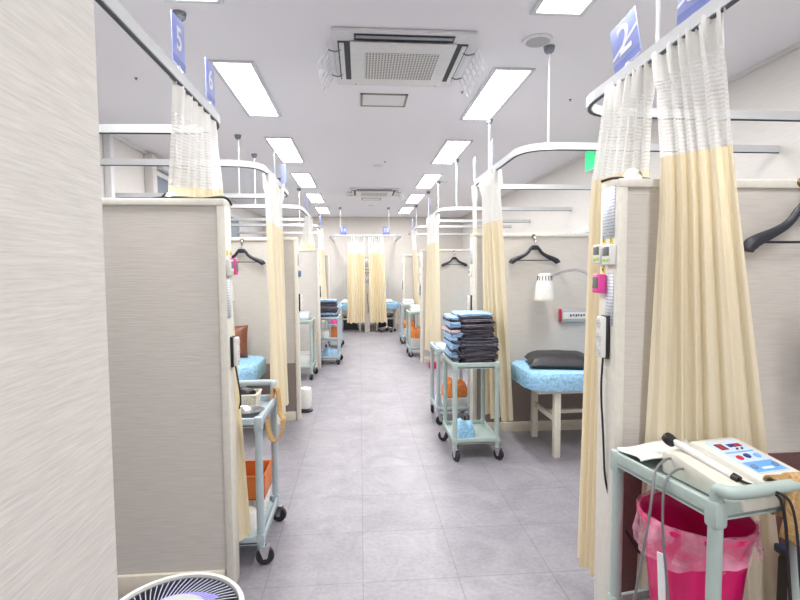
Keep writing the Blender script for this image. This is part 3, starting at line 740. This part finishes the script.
ir_lamp('white treatment lamp half hidden in the nearest left bay', -1.20, 4.55, 1.28, [(-1.25, 4.55, 1.36), (-1.45, 4.6, 1.44), (-1.6, 4.7, 1.35), (-1.65, 4.81, 1.15)])
# call unit on the wall
t = thing('wall_unit', 'grey wall unit with red end beside the white lamp', 'wall unit', (1.86, 4.30, 1.04))
MB().box((-.10, -.045, -.055), (.16, 0, .055), .004).build('housing', grey_dev, t)
MB().box((-.106, -.048, -.057), (-.092, 0, .057), .003).build('red_end', red_p, t)
MB().box((-.08, -.049, -.028), (.15, -.0452, .03)).build('white_slot', white_p, t)
m = MB()
for k, x in enumerate((-.02, .005, .03, .05, .075, .10)): m.box((x, -.0515, -.008 + .004 * (k % 2)), (x + .014, -.0495, .012))
m.build('controls', slot_dark, t)

# ------------------------------------------------------------------ things on the partition end posts
def postbox(name, cat, lab, x, y, z, dx, dy, dz, m, parts=(), s=-1):
    """a box fixed to the aisle face (plane x) of an end post, sticking out by dx in direction s; parts = (name, y0,y1,z0,z1,mat) in fractions"""
    t = thing(name, lab, cat, (x, y, z))
    MB().box((min(0, s * dx), -dy / 2, -dz / 2), (max(0, s * dx), dy / 2, dz / 2), min(dx, dy, dz) * .2).build('case', m, t)
    for nm, a, b, c, d, mm in parts:
        x0, x1 = sorted((s * (dx - .0004), s * (dx + .0015)))
        MB().box((x0, -dy / 2 + a * dy, -dz / 2 + c * dz), (x1, -dy / 2 + b * dy, -dz / 2 + d * dz), .0004).build(nm, mm, t)
    return t
def paper(lab, x, y0, y1, z0, z1, s=-1):
    o = MB(); xx = x + s * .0015
    if s < 0: o.quad((xx, y1, z0), (xx, y0, z0), (xx, y0, z1), (xx, y1, z1))
    else: o.quad((xx, y0, z0), (xx, y1, z0), (xx, y1, z1), (xx, y0, z1))
    p = o.build('notice_sheet', print_m, solid=.0012); return tag(p, lab, 'notice')
RXE = RX[0]
paper('large printed sheet on the nearest right partition end', RXE, 1.722, 1.81, 1.56, 1.745)
paper('narrow printed strip below the timers on the nearest right partition', RXE, 1.722, 1.775, 1.245, 1.435)
scr = [('screen', .15, .85, .45, .9, screen_g), ('button', .15, .45, .15, .3, lime), ('button', .55, .85, .15, .3, lime)]
postbox('timer', 'timer', 'white digital timer under yellow tag 2, left of its pair', RXE, 1.815, 1.505, .022, .062, .07, white_p, scr)
postbox('timer', 'timer', 'white digital timer under yellow tag 3, right of its pair', RXE, 1.742, 1.50, .022, .066, .072, white_p, scr)
postbox('timer', 'timer', 'pink digital timer under yellow tag 4', RXE, 1.80, 1.395, .03, .06, .07, magenta, [('screen', .18, .85, .25, .85, screen_g)])
def numtag(x, y, z, n, lab, s=-1):
    t = thing('number_tag', lab, 'tag', (x, y, z)); MB().box((min(0, s * .002), -.011, -.013), (max(0, s * .002), .011, .013), .0005).build('tag_plate', yellow_t, t)
    text_mesh(n, .024, black_p, t, (s * .0028, 0, 0), (PI / 2, 0, s * PI / 2), .0003)
numtag(RXE, 1.80, 1.557, '2', 'yellow tag reading 2, over the left white timer on the right partition'); numtag(RXE, 1.745, 1.553, '3', 'yellow tag reading 3, over the right white timer on the right partition'); numtag(RXE, 1.80, 1.447, '4', 'yellow tag reading 4, over the pink timer on the right partition')
def power_strip(lab, x, y, z, s=-1, h=.15, w=.042, sockets=3, cord=None):
    t = thing('power_strip', lab, 'power strip', (x, y, z))
    MB().box((min(0, s * .012), -w / 2 - .004, -h / 2 - .004), (max(0, s * .012), w / 2 + .004, h / 2 + .004), .002).build('back_box', black_p, t)
    MB().box((min(s * .012, s * .032), -w / 2, -h / 2), (max(s * .012, s * .032), w / 2, h / 2), .005).build('face_plate', white_p, t)
    for k in range(sockets):
        zc = h / 2 - h * (k + .5) / sockets
        so = MB().lathe([(.016, 0), (.016, .002), (.001, .0022)], (s * .0322, 0, zc), 18, axis=(s, 0, 0)).build('socket', mat('socket_grey', (.60, .60, .61), .5), t)
        MB().tube([(s * .0340, -.005, zc), (s * .0352, -.005, zc)], .0016, 6).tube([(s * .0340, .005, zc), (s * .0352, .005, zc)], .0016, 6).build('pin_holes', black_p, so)
    if cord: MB().tube(smooth_path([(a - x, b - y, c - z) for a, b, c in cord]), .004, 8).build('cord', black_p, t)
power_strip('white three-socket power strip on the nearest right partition end', RXE, 1.765, 1.20, cord=[(.892, 1.765, 1.13), (.885, 1.765, 1.0), (.89, 1.75, .85), (.90, 1.745, .6), (1.0, 1.78 - .1, .42)])
LXE = LX[0]
paper('narrow printed strip on the nearest left partition end', LXE, 2.255, 2.31, 1.24, 1.425, 1)
postbox('timer', 'timer', 'white digital timer on the nearest left partition end', LXE, 2.275, 1.465, .022, .05, .07, white_p, scr, 1)
postbox('timer', 'timer', 'pink digital timer on the nearest left partition end', LXE, 2.345, 1.47, .026, .05, .075, magenta, [('screen', .15, .85, .2, .85, screen_g)], 1)
numtag(LXE, 2.275, 1.53, '5', 'small yellow tag on the nearest left partition end, over the white timer', 1); numtag(LXE, 2.335, 1.53, '6', 'small yellow tag on the nearest left partition end, over the pink timer', 1)
power_strip('white power strip with black back on the nearest left partition end', LXE, 2.31, 1.085, 1, .13, cord=[(-.57, 2.31, 1.02), (-.565, 2.33, .95), (-.56, 2.36, .85), (-.575, 2.385, .80)])
for (x, y, s, who) in ((LX[1], 4.9, 1, 'second left'), (LX[2], 7.45, 1, 'third left'), (RX[1], 4.37, -1, 'second right'), (RX[2], 7.77, -1, 'third right'), (RX[3], 10.27, -1, 'farthest right')):
    paper('printed sheet on the %s partition end' % who, x, y - .045, y + .045, 1.50, 1.70, s)
    postbox('timer', 'timer', 'small timer on the %s partition end' % who, x, y, 1.42, .022, .05, .06, (mat('timer_blue', (.06, .2, .4), .4) if who == 'second left' else white_p), scr[:1], s)
    power_strip('power strip on the %s partition end' % who, x, y, 1.14, s, .16, sockets=3)
# centre post
def front(name, cat, lab, x, z, w, h, d, m, parts=()):
    t = thing(name, lab, cat, (x, 11.62, z)); MB().box((-w / 2, -d, -h / 2), (w / 2, 0, h / 2), .004).build('case', m, t)
    for nm, a, b, c, e, mm in parts: MB().box((a, -d - .002, c), (b, -d + .0005, e)).build(nm, mm, t)
m = MB().quad((.115, 11.617, 1.52), (.205, 11.617, 1.52), (.205, 11.617, 1.72), (.115, 11.617, 1.72)); tag(m.build('notice_sheet', print_m, solid=.0012), 'upper printed sheet on the far centre post', 'notice')
m = MB().quad((.115, 11.617, 1.15), (.205, 11.617, 1.15), (.205, 11.617, 1.33), (.115, 11.617, 1.33)); tag(m.build('notice_sheet', print_m, solid=.0012), 'lower printed sheet on the far centre post', 'notice')
for i, (xx, zz) in enumerate(((.13, 1.46), (.19, 1.46), (.13, 1.38), (.19, 1.38))):
    front('timer', 'timer', '%s %s timer on the far centre post' % ('upper' if i < 2 else 'lower', 'left' if i % 2 == 0 else 'right'), xx, zz, .055, .06, .02, white_p, [('screen', -.018, .018, -.005, .02, screen_g)])
front('power_strip', 'power strip', 'white power strip with hanging cable on the far centre post', .16, 1.02, .05, .2, .03, white_p, [('socket', -.014, .014, z, z + .03, grey_dev) for z in (-.08, -.03, .02, .065)])
tag(MB().tube(smooth_path([(.17, 11.60, .93), (.16, 11.59, .8), (.19, 11.58, .6), (.18, 11.58, .45)]), .006, 8).build('power_cable', black_p), 'black cable hanging from the far centre power strip', 'cable')
# odds on partition tops
def cable(lab, pts, r=.004, m=None, nm='cable', it=3):
    return tag(MB().tube(smooth_path(pts, it), r, 8).build(nm, m or black_p), lab, 'cable')
cable('black cable lying on top of the nearest left partition', [(-.92, 2.30, PT + .004), (-.80, 2.29, PT + .012), (-.70, 2.31, PT + .004), (-.62, 2.29, PT + .012), (-.585, 2.30, PT + .012), (-.582, 2.36, PT - .012)], .006)
t = thing('cable_clip', 'small white clip on top of the nearest left partition', 'clip', (-.83, 2.31, PT))
MB().lathe([(.028, 0), (.032, .012), (.02, .03), (.004, .034)], (0, 0, 0), 18, sx=1.2, sy=.7).build('clip_body', white_p, t); MB().tube([(-.03, -.02, .012), (-.012, -.024, .026)], .004, 6).build('clip_slot', black_p, t)
cable('black cable lying on top of the nearest right partition', [(.885, 1.79, PT + .004), (.92, 1.76, PT + .014), (.98, 1.75, PT + .008), (1.04, 1.76, PT + .012), (1.08, 1.77, PT + .004)], .005)
t = thing('cable_clip', 'small white clip on top of the nearest right partition', 'clip', (.985, 1.755, PT))
MB().lathe([(.028, 0), (.032, .014), (.02, .04), (.004, .046)], (0, 0, 0), 18, sx=1.1, sy=.8).build('clip_body', white_p, t); MB().tube([(.014, -.02, .03), (.03, -.006, .014)], .005, 6).build('clip_slot', grey_cable, t)

# ------------------------------------------------------------------ ultrasound unit on the near cart
Z0 = AH - .033
cl = MB()
cl.grid(lambda u, v: (.875 + .28 * u + .01 * math.sin(7 * v) - .02 * v, 1.475 + .12 * v + .05 * u, AH + .005 + .004 * math.sin(9 * u + 3 * v) + .006 * u * v), 14, 12)
tag(cl.build('paper_towel', paper_roll, solid=.004), 'white cloth spread on the near cart behind the treatment unit', 'towel')
t = thing('treatment_unit', 'ivory ultrasound treatment unit with blue control panel on the near cart', 'medical device', (1.098, 1.355, AH - .030), .18)
UW, UD = .136, .142
MB().prism([(-UW, -UD, 0), (-UW, UD, 0), (-UW, UD, .070), (-UW, .09, .074), (-UW, -UD, .038)], (2 * UW, 0, 0), .010).build('body', ivory, t)
MB().prism([(-.035, -UD - .001, .02), (-.035, UD + .001, .02), (-.035, UD + .001, .088), (-.035, .115, .094), (-.035, -UD - .001, .056)], (.168, 0, 0), .010).build('console', mat('machine_light', (.74, .73, .68), .35), t)
a = math.atan2(.038, .257); sl = Matrix.Rotation(a, 3, 'X')
def setp(b): bmesh.ops.scale(b.bm, vec=(.66, .74, 1), verts=b.bm.verts); bmesh.ops.rotate(b.bm, matrix=sl, verts=b.bm.verts); bmesh.ops.translate(b.bm, vec=(.048, .012, .0796), verts=b.bm.verts)
def onp(nm, x0, y0, x1, y1, m, h=.0015, par=None, bev=0):
    b = MB().box((x0, y0, -.001), (x1, y1, h), bev); setp(b)
    return b.build(nm, m, par or t)
cpn = onp('control_panel', -.085, -.12, .085, .125, panel_white, .0015)
onp('blue_band', -.08, -.115, .08, -.045, panel_blue, .0022, cpn); onp('blue_rule', -.08, .026, .08, .034, panel_blue, .0022, cpn)
onp('red_display', -.068, .055, -.028, .098, maroon_lcd, .004, cpn)
for k in range(6): onp('indicator', -.004 + k * .0125, .068 + (k % 2) * .002, .0055 + k * .0125, .092, knob_red if k > 2 else knob_navy, .003, cpn)
def knob(nm, x, y, r, m):
    b = MB().lathe([(r, 0), (r, .003), (r * .8, .005)], (x, y, .001), 20); setp(b); b.build(nm, m, cpn)
knob('button', -.05, -.012, .015, knob_red); knob('button', 0, -.005, .015, knob_navy); knob('button', .05, -.01, .015, panel_blue)
knob('dial', -.058, -.08, .015, mat('dial_slate', (.15, .25, .45), .4)); knob('dial', .058, -.08, .015, mat('dial_slate', (.15, .25, .45), .4)); onp('white_label', -.03, -.10, .03, -.088, white_ink, .003, cpn)
knob('pilot', .012, .050, .005, slot_dark); knob('pilot', .04, .050, .005, slot_dark)
t = thing('ultrasound_probe', 'white handheld probe with black head resting on the treatment unit', 'probe', (.99, 1.475, AH + .058))
p0, p1 = Vector((-.005, .0, .006)), Vector((.045, -.185, -.030))
MB().tube([p0, p0.lerp(p1, .1), p0.lerp(p1, .6), p1], [.0085, .0115, .0105, .0095], 12).build('handle', white_p, t)
MB().lathe([(.008, -.012), (.021, -.010), (.023, .0), (.020, .010), (.008, .012)], (-.012, .015, .008), 20, axis=(.3, -.5, .8)).build('head', black_p, t)
MB().tube([p1, p1.lerp(p0, -.10)], .011, 12).build('collar', black_p, t)
MB().tube(smooth_path([p1.lerp(p0, -.10), (.060, -.235, -.035), (.075, -.285, -.025), (.085, -.315, -.05), (.10, -.32, -.25), (.14, -.30, -.45), (.15, -.28, -.70)]), .004, 8).build('cord', black_p, t)
cable('thin black cord hanging beside the probe cord at the near cart', [(1.05, 1.23, AH + .012), (1.065, 1.165, AH + .04), (1.085, 1.14, AH + .01), (1.10, 1.13, AH - .2), (1.15, 1.14, AH - .5)], .0035)
cable('grey cable looping off the near cart, outermost left one', [(.955, 1.44, AH + .025), (.92, 1.42, AH + .032), (.86, 1.38, AH + .015), (.825, 1.33, AH - .05), (.80, 1.33, AH - .22), (.785, 1.35, .45), (.80, 1.39, .30)], .0038, grey_cable)
cable('grey cable looping off the near cart, inner right one', [(.965, 1.39, AH + .012), (.92, 1.37, AH + .020), (.865, 1.34, AH + .0), (.85, 1.32, AH - .12), (.865, 1.31, AH - .3), (.88, 1.30, AH - .5)], .0038, grey_cable)

# pink bin with liner
t = thing('waste_bin', 'bright pink waste bin with a clear liner on the near cart shelf', 'bin', (1.025, 1.425, .31))
prof_o = [(.108, 0), (.112, .005), (.142, .31), (.150, .36), (.160, .365), (.162, .378), (.154, .382)]
prof_i = [(.145, .37), (.136, .31), (.106, .02), (.001, .015)]
MB().lathe(prof_o + prof_i, (0, 0, 0), 40).build('bin_body', pink_bin, t)
m = MB()
def liner(u, v):
    a = 2 * PI * u; r = .161 + (.010 * v) + .004 * math.sin(11 * a + 4 * v) + .003 * math.sin(23 * a)
    z = .392 - .10 * v * (1 + .22 * math.sin(2 * a + 1) + .06 * math.sin(7 * a))
    return (r * math.cos(a), r * math.sin(a), z)
m.grid(liner, 90, 8)
m.grid(lambda u, v: ((.157 - .02 * v + .003 * math.sin(9 * 2 * PI * u + 5 * v)) * math.cos(2 * PI * u), (.157 - .02 * v + .003 * math.sin(9 * 2 * PI * u + 5 * v)) * math.sin(2 * PI * u), .392 - .12 * v), 90, 6)
lm = bpy.data.materials.new('liner_film'); lm.use_nodes = True
b_ = lm.node_tree.nodes['Principled BSDF']; b_.inputs['Base Color'].default_value = (.95, .45, .62, 1); b_.inputs['Roughness'].default_value = .25
nz_ = lm.node_tree.nodes.new('ShaderNodeTexNoise'); nz_.inputs['Scale'].default_value = 14; tc_ = lm.node_tree.nodes.new('ShaderNodeTexCoord'); lm.node_tree.links.new(tc_.outputs['Object'], nz_.inputs['Vector'])
mr_ = lm.node_tree.nodes.new('ShaderNodeMapRange'); mr_.inputs[1].default_value = .35; mr_.inputs[2].default_value = .7; mr_.inputs[3].default_value = .12; mr_.inputs[4].default_value = .7
lm.node_tree.links.new(nz_.outputs['Fac'], mr_.inputs[0]); lm.node_tree.links.new(mr_.outputs[0], b_.inputs['Alpha'])
bmesh.ops.remove_doubles(m.bm, verts=m.bm.verts, dist=.0004)
m.build('liner', lm, t)
MB().prism([(-.128, -.072, .0), (-.150, -.084, .31), (-.162, -.066, .31), (-.140, -.058, 0)], (-.003, -.003, 0)).build('white_strip', white_ink, t)

# tan towel over the cart handle
hz = AH + .035; hy = AY - .205
def drape(lab, m, x0, x1, yb, zt, front_l, back_l, r=.022, wav=.006, seed=0, axis='x', solid=.006):
    rnd = random.Random(seed); L = front_l + back_l + PI * r
    def fn(u, v):
        x = x0 + (x1 - x0) * u + .012 * math.sin(3 * v * PI + seed) * (1 - abs(.5 - v)); s = v * L
        if s < front_l: k = front_l - s; yy, zz = -r - wav * math.sin(u * 11 + seed) * k / front_l * 2 - .02 * k / front_l, zt - k * (1 + .12 * math.sin(4 * u + seed))
        elif s < front_l + PI * r: a = (s - front_l) / r; yy, zz = -r * math.cos(a), zt + r * math.sin(a)
        else: k = s - front_l - PI * r; yy, zz = r + wav * math.sin(u * 9 + seed) * k / back_l * 2, zt - k
        return (x, yb + yy, zz) if axis == 'x' else (yb + yy, x, zz)
    return tag(MB().grid(fn, 24, 44).build('hand_towel', m, solid=solid), lab, 'towel')
drape('tan towel draped over the near cart handle at the right edge', tan, 1.125, 1.24, hy + .004, hz, .155, .10, seed=2, wav=.012, solid=.010)
drape('darker tan towel layer hanging under the near cart handle', tan_dark, 1.10, 1.19, hy + .008, hz - .012, .135, .08, seed=5, wav=.010, r=.008 + .020, solid=.008)
# black box below the near cart on the far right, beside the partition
t = thing('storage_box', 'black storage box on the floor behind the near cart at the right edge', 'box', (1.66, 1.32, 0))
MB().box((-.28, -.2, 0), (.28, .2, .50), .02).build('box_body', black_p, t); MB().box((-.285, -.205, .50), (.285, .205, .53), .008).build('box_lid', mat('box_lid_navy', (.02, .03, .07), .5), t)
tag(MB().box((-.12, -.08, 0), (.12, .08, .03), .012).build('folded_towel', terry, loc=(1.52, 1.30, .53)), 'light blue towel on the black box at the right edge', 'towel')

# ------------------------------------------------------------------ left near cart load
CX, CY, CH = -.665, 2.655, .74; TZ = CH - .033
t = thing('kidney_dish', 'shiny steel dish on the nearest left cart', 'dish', (-.585, 2.56, TZ))
MB().lathe([(.05, 0), (.055, .002), (.085, .035), (.092, .037), (.092, .040), (.083, .038), (.052, .006), (.001, .004)], (0, 0, 0), 32, sx=1.0, sy=.8).build('bowl', steel, t)
t = thing('steel_cup', 'small steel cup left of the dish on the nearest left cart', 'cup', (-.70, 2.53, TZ))
MB().lathe([(.03, 0), (.033, .05), (.036, .052), (.033, .054), (.028, .008), (.001, .006)], (0, 0, 0), 24).build('cup_body', steel, t)
def basket(name, lab, cat, loc, w, d, h, m, weave=True, rz=0, handles=False):
    t = thing(name, lab, cat, loc, rz); b = MB(); n = 12
    ks = .86
    def ring(z, s): return [(-w / 2 * s, -d / 2 * s, z), (w / 2 * s, -d / 2 * s, z), (w / 2 * s, d / 2 * s, z), (-w / 2 * s, d / 2 * s, z)]
    rows = 6
    for i in range(rows + 1):
        z = .004 + (h - .008) * i / rows; s = ks + (1 - ks) * i / rows; b.tube(ring(z, s), .0045 if i < rows else .007, 6, closed=True)
    for side in range(4):
        cnt = 8 if side % 2 == 0 else 7
        for k in range(cnt):
            f = (k + .5) / cnt; A = ring(.004, ks); B = ring(h, 1)
            p = Vector(A[side]).lerp(Vector(A[(side + 1) % 4]), f); q = Vector(B[side]).lerp(Vector(B[(side + 1) % 4]), f); b.tube([p, q], .004, 6)
    b.box((-w / 2 * ks, -d / 2 * ks, 0), (w / 2 * ks, d / 2 * ks, .006)); b.build('basket_body', m, t)
    lin = MB(); A = ring(.006, ks * .93); B = ring(h - .012, .93)
    lin.prism(A, (0, 0, .001)); 
    for k in range(4): lin.quad(A[k], A[(k + 1) % 4], B[(k + 1) % 4], B[k])
    lin.build('lining', white_cloth, t, smooth=False); return t
basket('woven_basket', 'small white woven basket on the nearest left cart', 'basket', (-.635, 2.74, TZ), .16, .13, .085, wicker)
heap('electrode_pads', black_p, (-.635, 2.74, TZ + .075), .06, .05, .03, 8, 'black pads piled in the small woven basket', 'pads')
basket('wire_basket', 'white wire basket on the bottom shelf of the nearest left cart', 'basket', (-.60, 2.73, .122), .16, .20, .13, white_p)
def bin_box(name, lab, loc, w, d, h, m, fill=None):
    t = thing(name, lab, 'basket', loc); b = MB(); th = .006
    b.box((-w / 2, -d / 2, 0), (w / 2, d / 2, th)); 
    for a in ((-w / 2, -d / 2, w / 2, -d / 2 + th), (-w / 2, d / 2 - th, w / 2, d / 2), (-w / 2, -d / 2, -w / 2 + th, d / 2), (w / 2 - th, -d / 2, w / 2, d / 2)): b.box((a[0], a[1], 0), (a[2], a[3], h), .002)
    b.box((-w / 2 - .008, -d / 2 - .008, h - .012), (w / 2 + .008, -d / 2, h), .003); b.box((-w / 2 - .008, d / 2, h - .012), (w / 2 + .008, d / 2 + .008, h), .003)
    b.build('box_body', m, t); return t
orange_p = mat('orange_plastic', (.62, .17, .04), .5)
bin_box('orange_tub', 'open orange tub above the wire basket on the nearest left cart', (-.62, 2.71, .253), .22, .22, .13, orange_p)
t = thing('tissue_roll', 'white tissue roll on the bottom shelf of the nearest left cart', 'tissue roll', (-.60, 2.55, .122))
MB().lathe([(.02, 0), (.055, 0), (.056, .004), (.056, .096), (.054, .1), (.02, .1), (.019, .05)], (0, 0, 0), 32).build('roll', paper_roll, t)
MB().lathe([(.0185, .0), (.0185, .1005), (.014, .1005), (.014, .02)], (0, 0, 0), 20).build('core', slot_dark, t)
def strap(lab, x, y, z, l, m=tan, w=.03, nm='elastic_strap'):
    # loop hanging over a handle / rim
    pts = []
    for k in range(29):
        a = 2 * PI * k / 28; pts.append(Vector((x + .045 * math.sin(a) * (1.0 if math.cos(a) < 0 else .45), y + .02 * math.sin(a + .6), z - l / 2 + l / 2 * math.cos(a))))
    b = MB(); n = len(pts) - 1
    def fn(u, v):
        f = u * n; i = min(int(f), n - 1); p = pts[i].lerp(pts[i + 1], f - i); return p + Vector((.35, 1, 0)).normalized() * (v - .5) * w
    return tag(b.grid(fn, 56, 2).build(nm, m, solid=.004), lab, 'strap')
strap('tan strap looped over the handle of the nearest left cart', -.478, 2.80, .80, .30, w=.045)
strap('tan strap hanging from the second left cart', -.625, 6.78, .80, .32)
strap('tan strap hanging from the farthest right cart', .79, 9.72, .78, .28)

# ------------------------------------------------------------------ loads of the other carts
basket('wire_basket', 'white basket on the bottom shelf of the cart behind the clothes cart', 'basket', (.90, 4.74, .136), .22, .26, .10, white_p)
heap('folded_towel', orange, (.90, 4.74, .238), .12, .12, .14, 14, 'orange towels in the basket of the cart behind the clothes cart', 'towel')
t = thing('plastic_jug', 'white jug on the bottom shelf of the cart behind the clothes cart', 'jug', (.735, 4.68, .136))
MB().lathe([(.03, 0), (.034, .01), (.034, .09), (.02, .12), (.014, .14), (.014, .15)], (0, 0, 0), 20).build('jug_body', white_p, t)
t = thing('clip_tray', 'small white tray on top of the cart behind the clothes cart', 'tray', (.80, 4.74, .688)); tray(MB(), .14, .2, .04, .04, .006).build('tray_body', white_p, t)
for x, y, h, nm in ((.96, 8.42, .76, 'beside the third right partition'), (.95, 9.88, .78, 'farthest on the right')):
    t = thing('treatment_unit', 'small white treatment unit on the cart ' + nm, 'medical device', (x, y, h - .033))
    MB().prism([(-.11, -.14, 0), (-.11, .14, 0), (-.11, .14, .12), (-.11, .06, .12), (-.11, -.14, .06)], (.22, 0, 0), .01).build('body', white_p, t)
    MB().box((-.07, -.10, .082), (.07, -.04, .09), 0, Matrix.Rotation(.29, 3, 'X')).build('panel', grey_dev, t)
    MB().tube(smooth_path([(-.10, -.05, .09), (-.13, -.1, .13), (-.10, -.15, .10)]), .005, 6).build('cord', black_p, t)
    basket('wire_basket', 'white basket on the cart %s' % nm, 'basket', (x, y, .136), .24, .28, .17, white_p)
    heap('folded_towel', orange, (x, y, .305), .13, .15, .16, int(y * 3), 'orange towel heap on the cart ' + nm, 'towel')
bin_box('white_box', 'white box on the middle shelf of the cart with dark folded clothes', (-.55, 7.84, .402), .14, .2, .12, white_p)
bin_box('orange_tub', 'orange box on the middle shelf of the cart with dark folded clothes', (-.41, 7.95, .402), .10, .16, .15, orange_p)
bin_box('white_box', 'white box on the bottom shelf of the second left cart', (-.76, 6.78, .166), .18, .22, .18, white_p)
t = thing('treatment_unit', 'small pale treatment unit on the second left cart', 'medical device', (-.80, 6.84, .767))
MB().prism([(-.11, -.14, 0), (-.11, .14, 0), (-.11, .14, .12), (-.11, .06, .12), (-.11, -.14, .06)], (.22, 0, 0), .01).build('body', grey_dev, t); MB().box((-.07, -.10, .082), (.07, -.04, .09), 0, Matrix.Rotation(.29, 3, 'X')).build('panel', panel_white, t)
heap('pink_cloth', magenta, (-.48, 9.5, .436), .08, .09, .09, 4, 'pink cloth on the farthest left cart', 'cloth')
# small floor items
t = thing('wheeled_bin', 'small white wheeled bin beyond the second left partition end', 'bin', (-.575, 5.16, 0))
MB().lathe([(.055, .03), (.062, .05), (.070, .20), (.06, .24), (.03, .25)], (0, 0, 0), 24).build('bin_body', white_p, t); MB().lathe([(.075, .0), (.078, .02), (.055, .034)], (0, 0, 0), 24).build('base', black_p, t)
t = thing('red_box', 'small red box on the floor below the third right curtain', 'box', (1.07, 7.25, 0)); MB().box((-.07, -.05, 0), (.07, .05, .09), .008).build('box_body', red_p, t)
def stool(lab, x, y):
    t = thing('rolling_stool', lab, 'stool', (x, y, 0)); MB().lathe([(.001, .36), (.14, .36), (.155, .375), (.155, .41), (.14, .425), (.001, .428)], (0, 0, 0), 28).build('seat', leather_b, t)
    MB().tube([(0, 0, .09), (0, 0, .36)], .02, 12).build('column', chrome, t)
    m = MB()
    for k in range(5): a = 2 * PI * k / 5 + .2; m.tube([(0, 0, .11), (.2 * math.cos(a), .2 * math.sin(a), .065)], [.022, .013], 8)
    m.build('star_base', chrome, t)
    for k in range(5):
        a = 2 * PI * k / 5 + .2; f = MB().tube([(.2 * math.cos(a), .2 * math.sin(a), .07), (.2 * math.cos(a), .2 * math.sin(a), .03)], .009, 6).build('caster', chrome, t)
        MB().lathe([(.012, -.014), (.027, -.014), (.027, .014), (.012, .014)], (.2 * math.cos(a), .2 * math.sin(a), .028), 14, axis=(math.sin(a), -math.cos(a), 0)).build('wheel', rubber, f)
stool('black stool with chrome star base below the far right bed', .62, 11.72)
# chair-like dark shelf below far beds
for x, l in ((-.24, 'left'), (.63, 'right')):
    bin_box('floor_basket', 'dark basket under the far %s bed' % l, (x, 12.45, 0), .34, .5, .28, slot_dark)

# ------------------------------------------------------------------ air purifier
t = thing('air_purifier', 'round white air purifier with dark radial grille at bottom left', 'air purifier', (-.565, 1.475, 0)); R = .205; H = .44
MB().lathe([(.17, 0), (.178, .01), (.190, .25), (R, H - .03), (R, H - .008), (R - .006, H), (R - .016, H - .002), (R - .0185, H - .02), (R - .0185, H - .10), (.001, H - .11)], (0, 0, 0), 56).build('housing', white_p, t)
m = MB()
for k in range(64):
    a = 2 * PI * k / 64
    pts = [(r * math.cos(a + sw), r * math.sin(a + sw), H - .012 - dz) for r, sw, dz in ((R - .017, 0, 0), (.15, .10, .002), (.12, .22, .005), (.098, .36, .010))]
    m.tube(pts, .0019, 5)
m.build('grille_blades', mat('blade_pale', (.46, .48, .53), .4), t)
MB().lathe([(.10, H - .075), (.10, H - .012), (.094, H - .006), (.001, H - .002)], (0, 0, 0), 40).build('control_disc', mat('disc_grey', (.56, .57, .57), .35), t)
m = MB()
for k in range(10): a = -.9 + k * .2; m.box((.04 * math.cos(a) - .004, .055 * math.sin(a) - .001, H - .0036), (.04 * math.cos(a) + .004, .055 * math.sin(a) + .001, H - .0025))
m.build('touch_marks', slot_dark, t)
MB().lathe([(R - .026, H - .098), (R - .0200, H - .05), (R - .0195, H - .010), (R - .023, H - .012), (R - .024, H - .055), (.175, H - .066), (.18, H - .072), (.105, H - .076), (.102, H - .098)], (0, 0, 0), 48).build('fan_bed', slot_dark, t)
m = MB()
for k in range(9):
    a = math.radians(62 + k * 7); m.box((-.012, -.014, 0), (.012, .014, .004))
    bmesh.ops.transform(m.bm, matrix=Matrix.Translation((.158 * math.cos(a), .158 * math.sin(a), H - .056)) @ Matrix.Rotation(a + PI / 2, 4, 'Z'), verts=m.bm.verts[-8:])
m.build('violet_lights', violet_e, t)
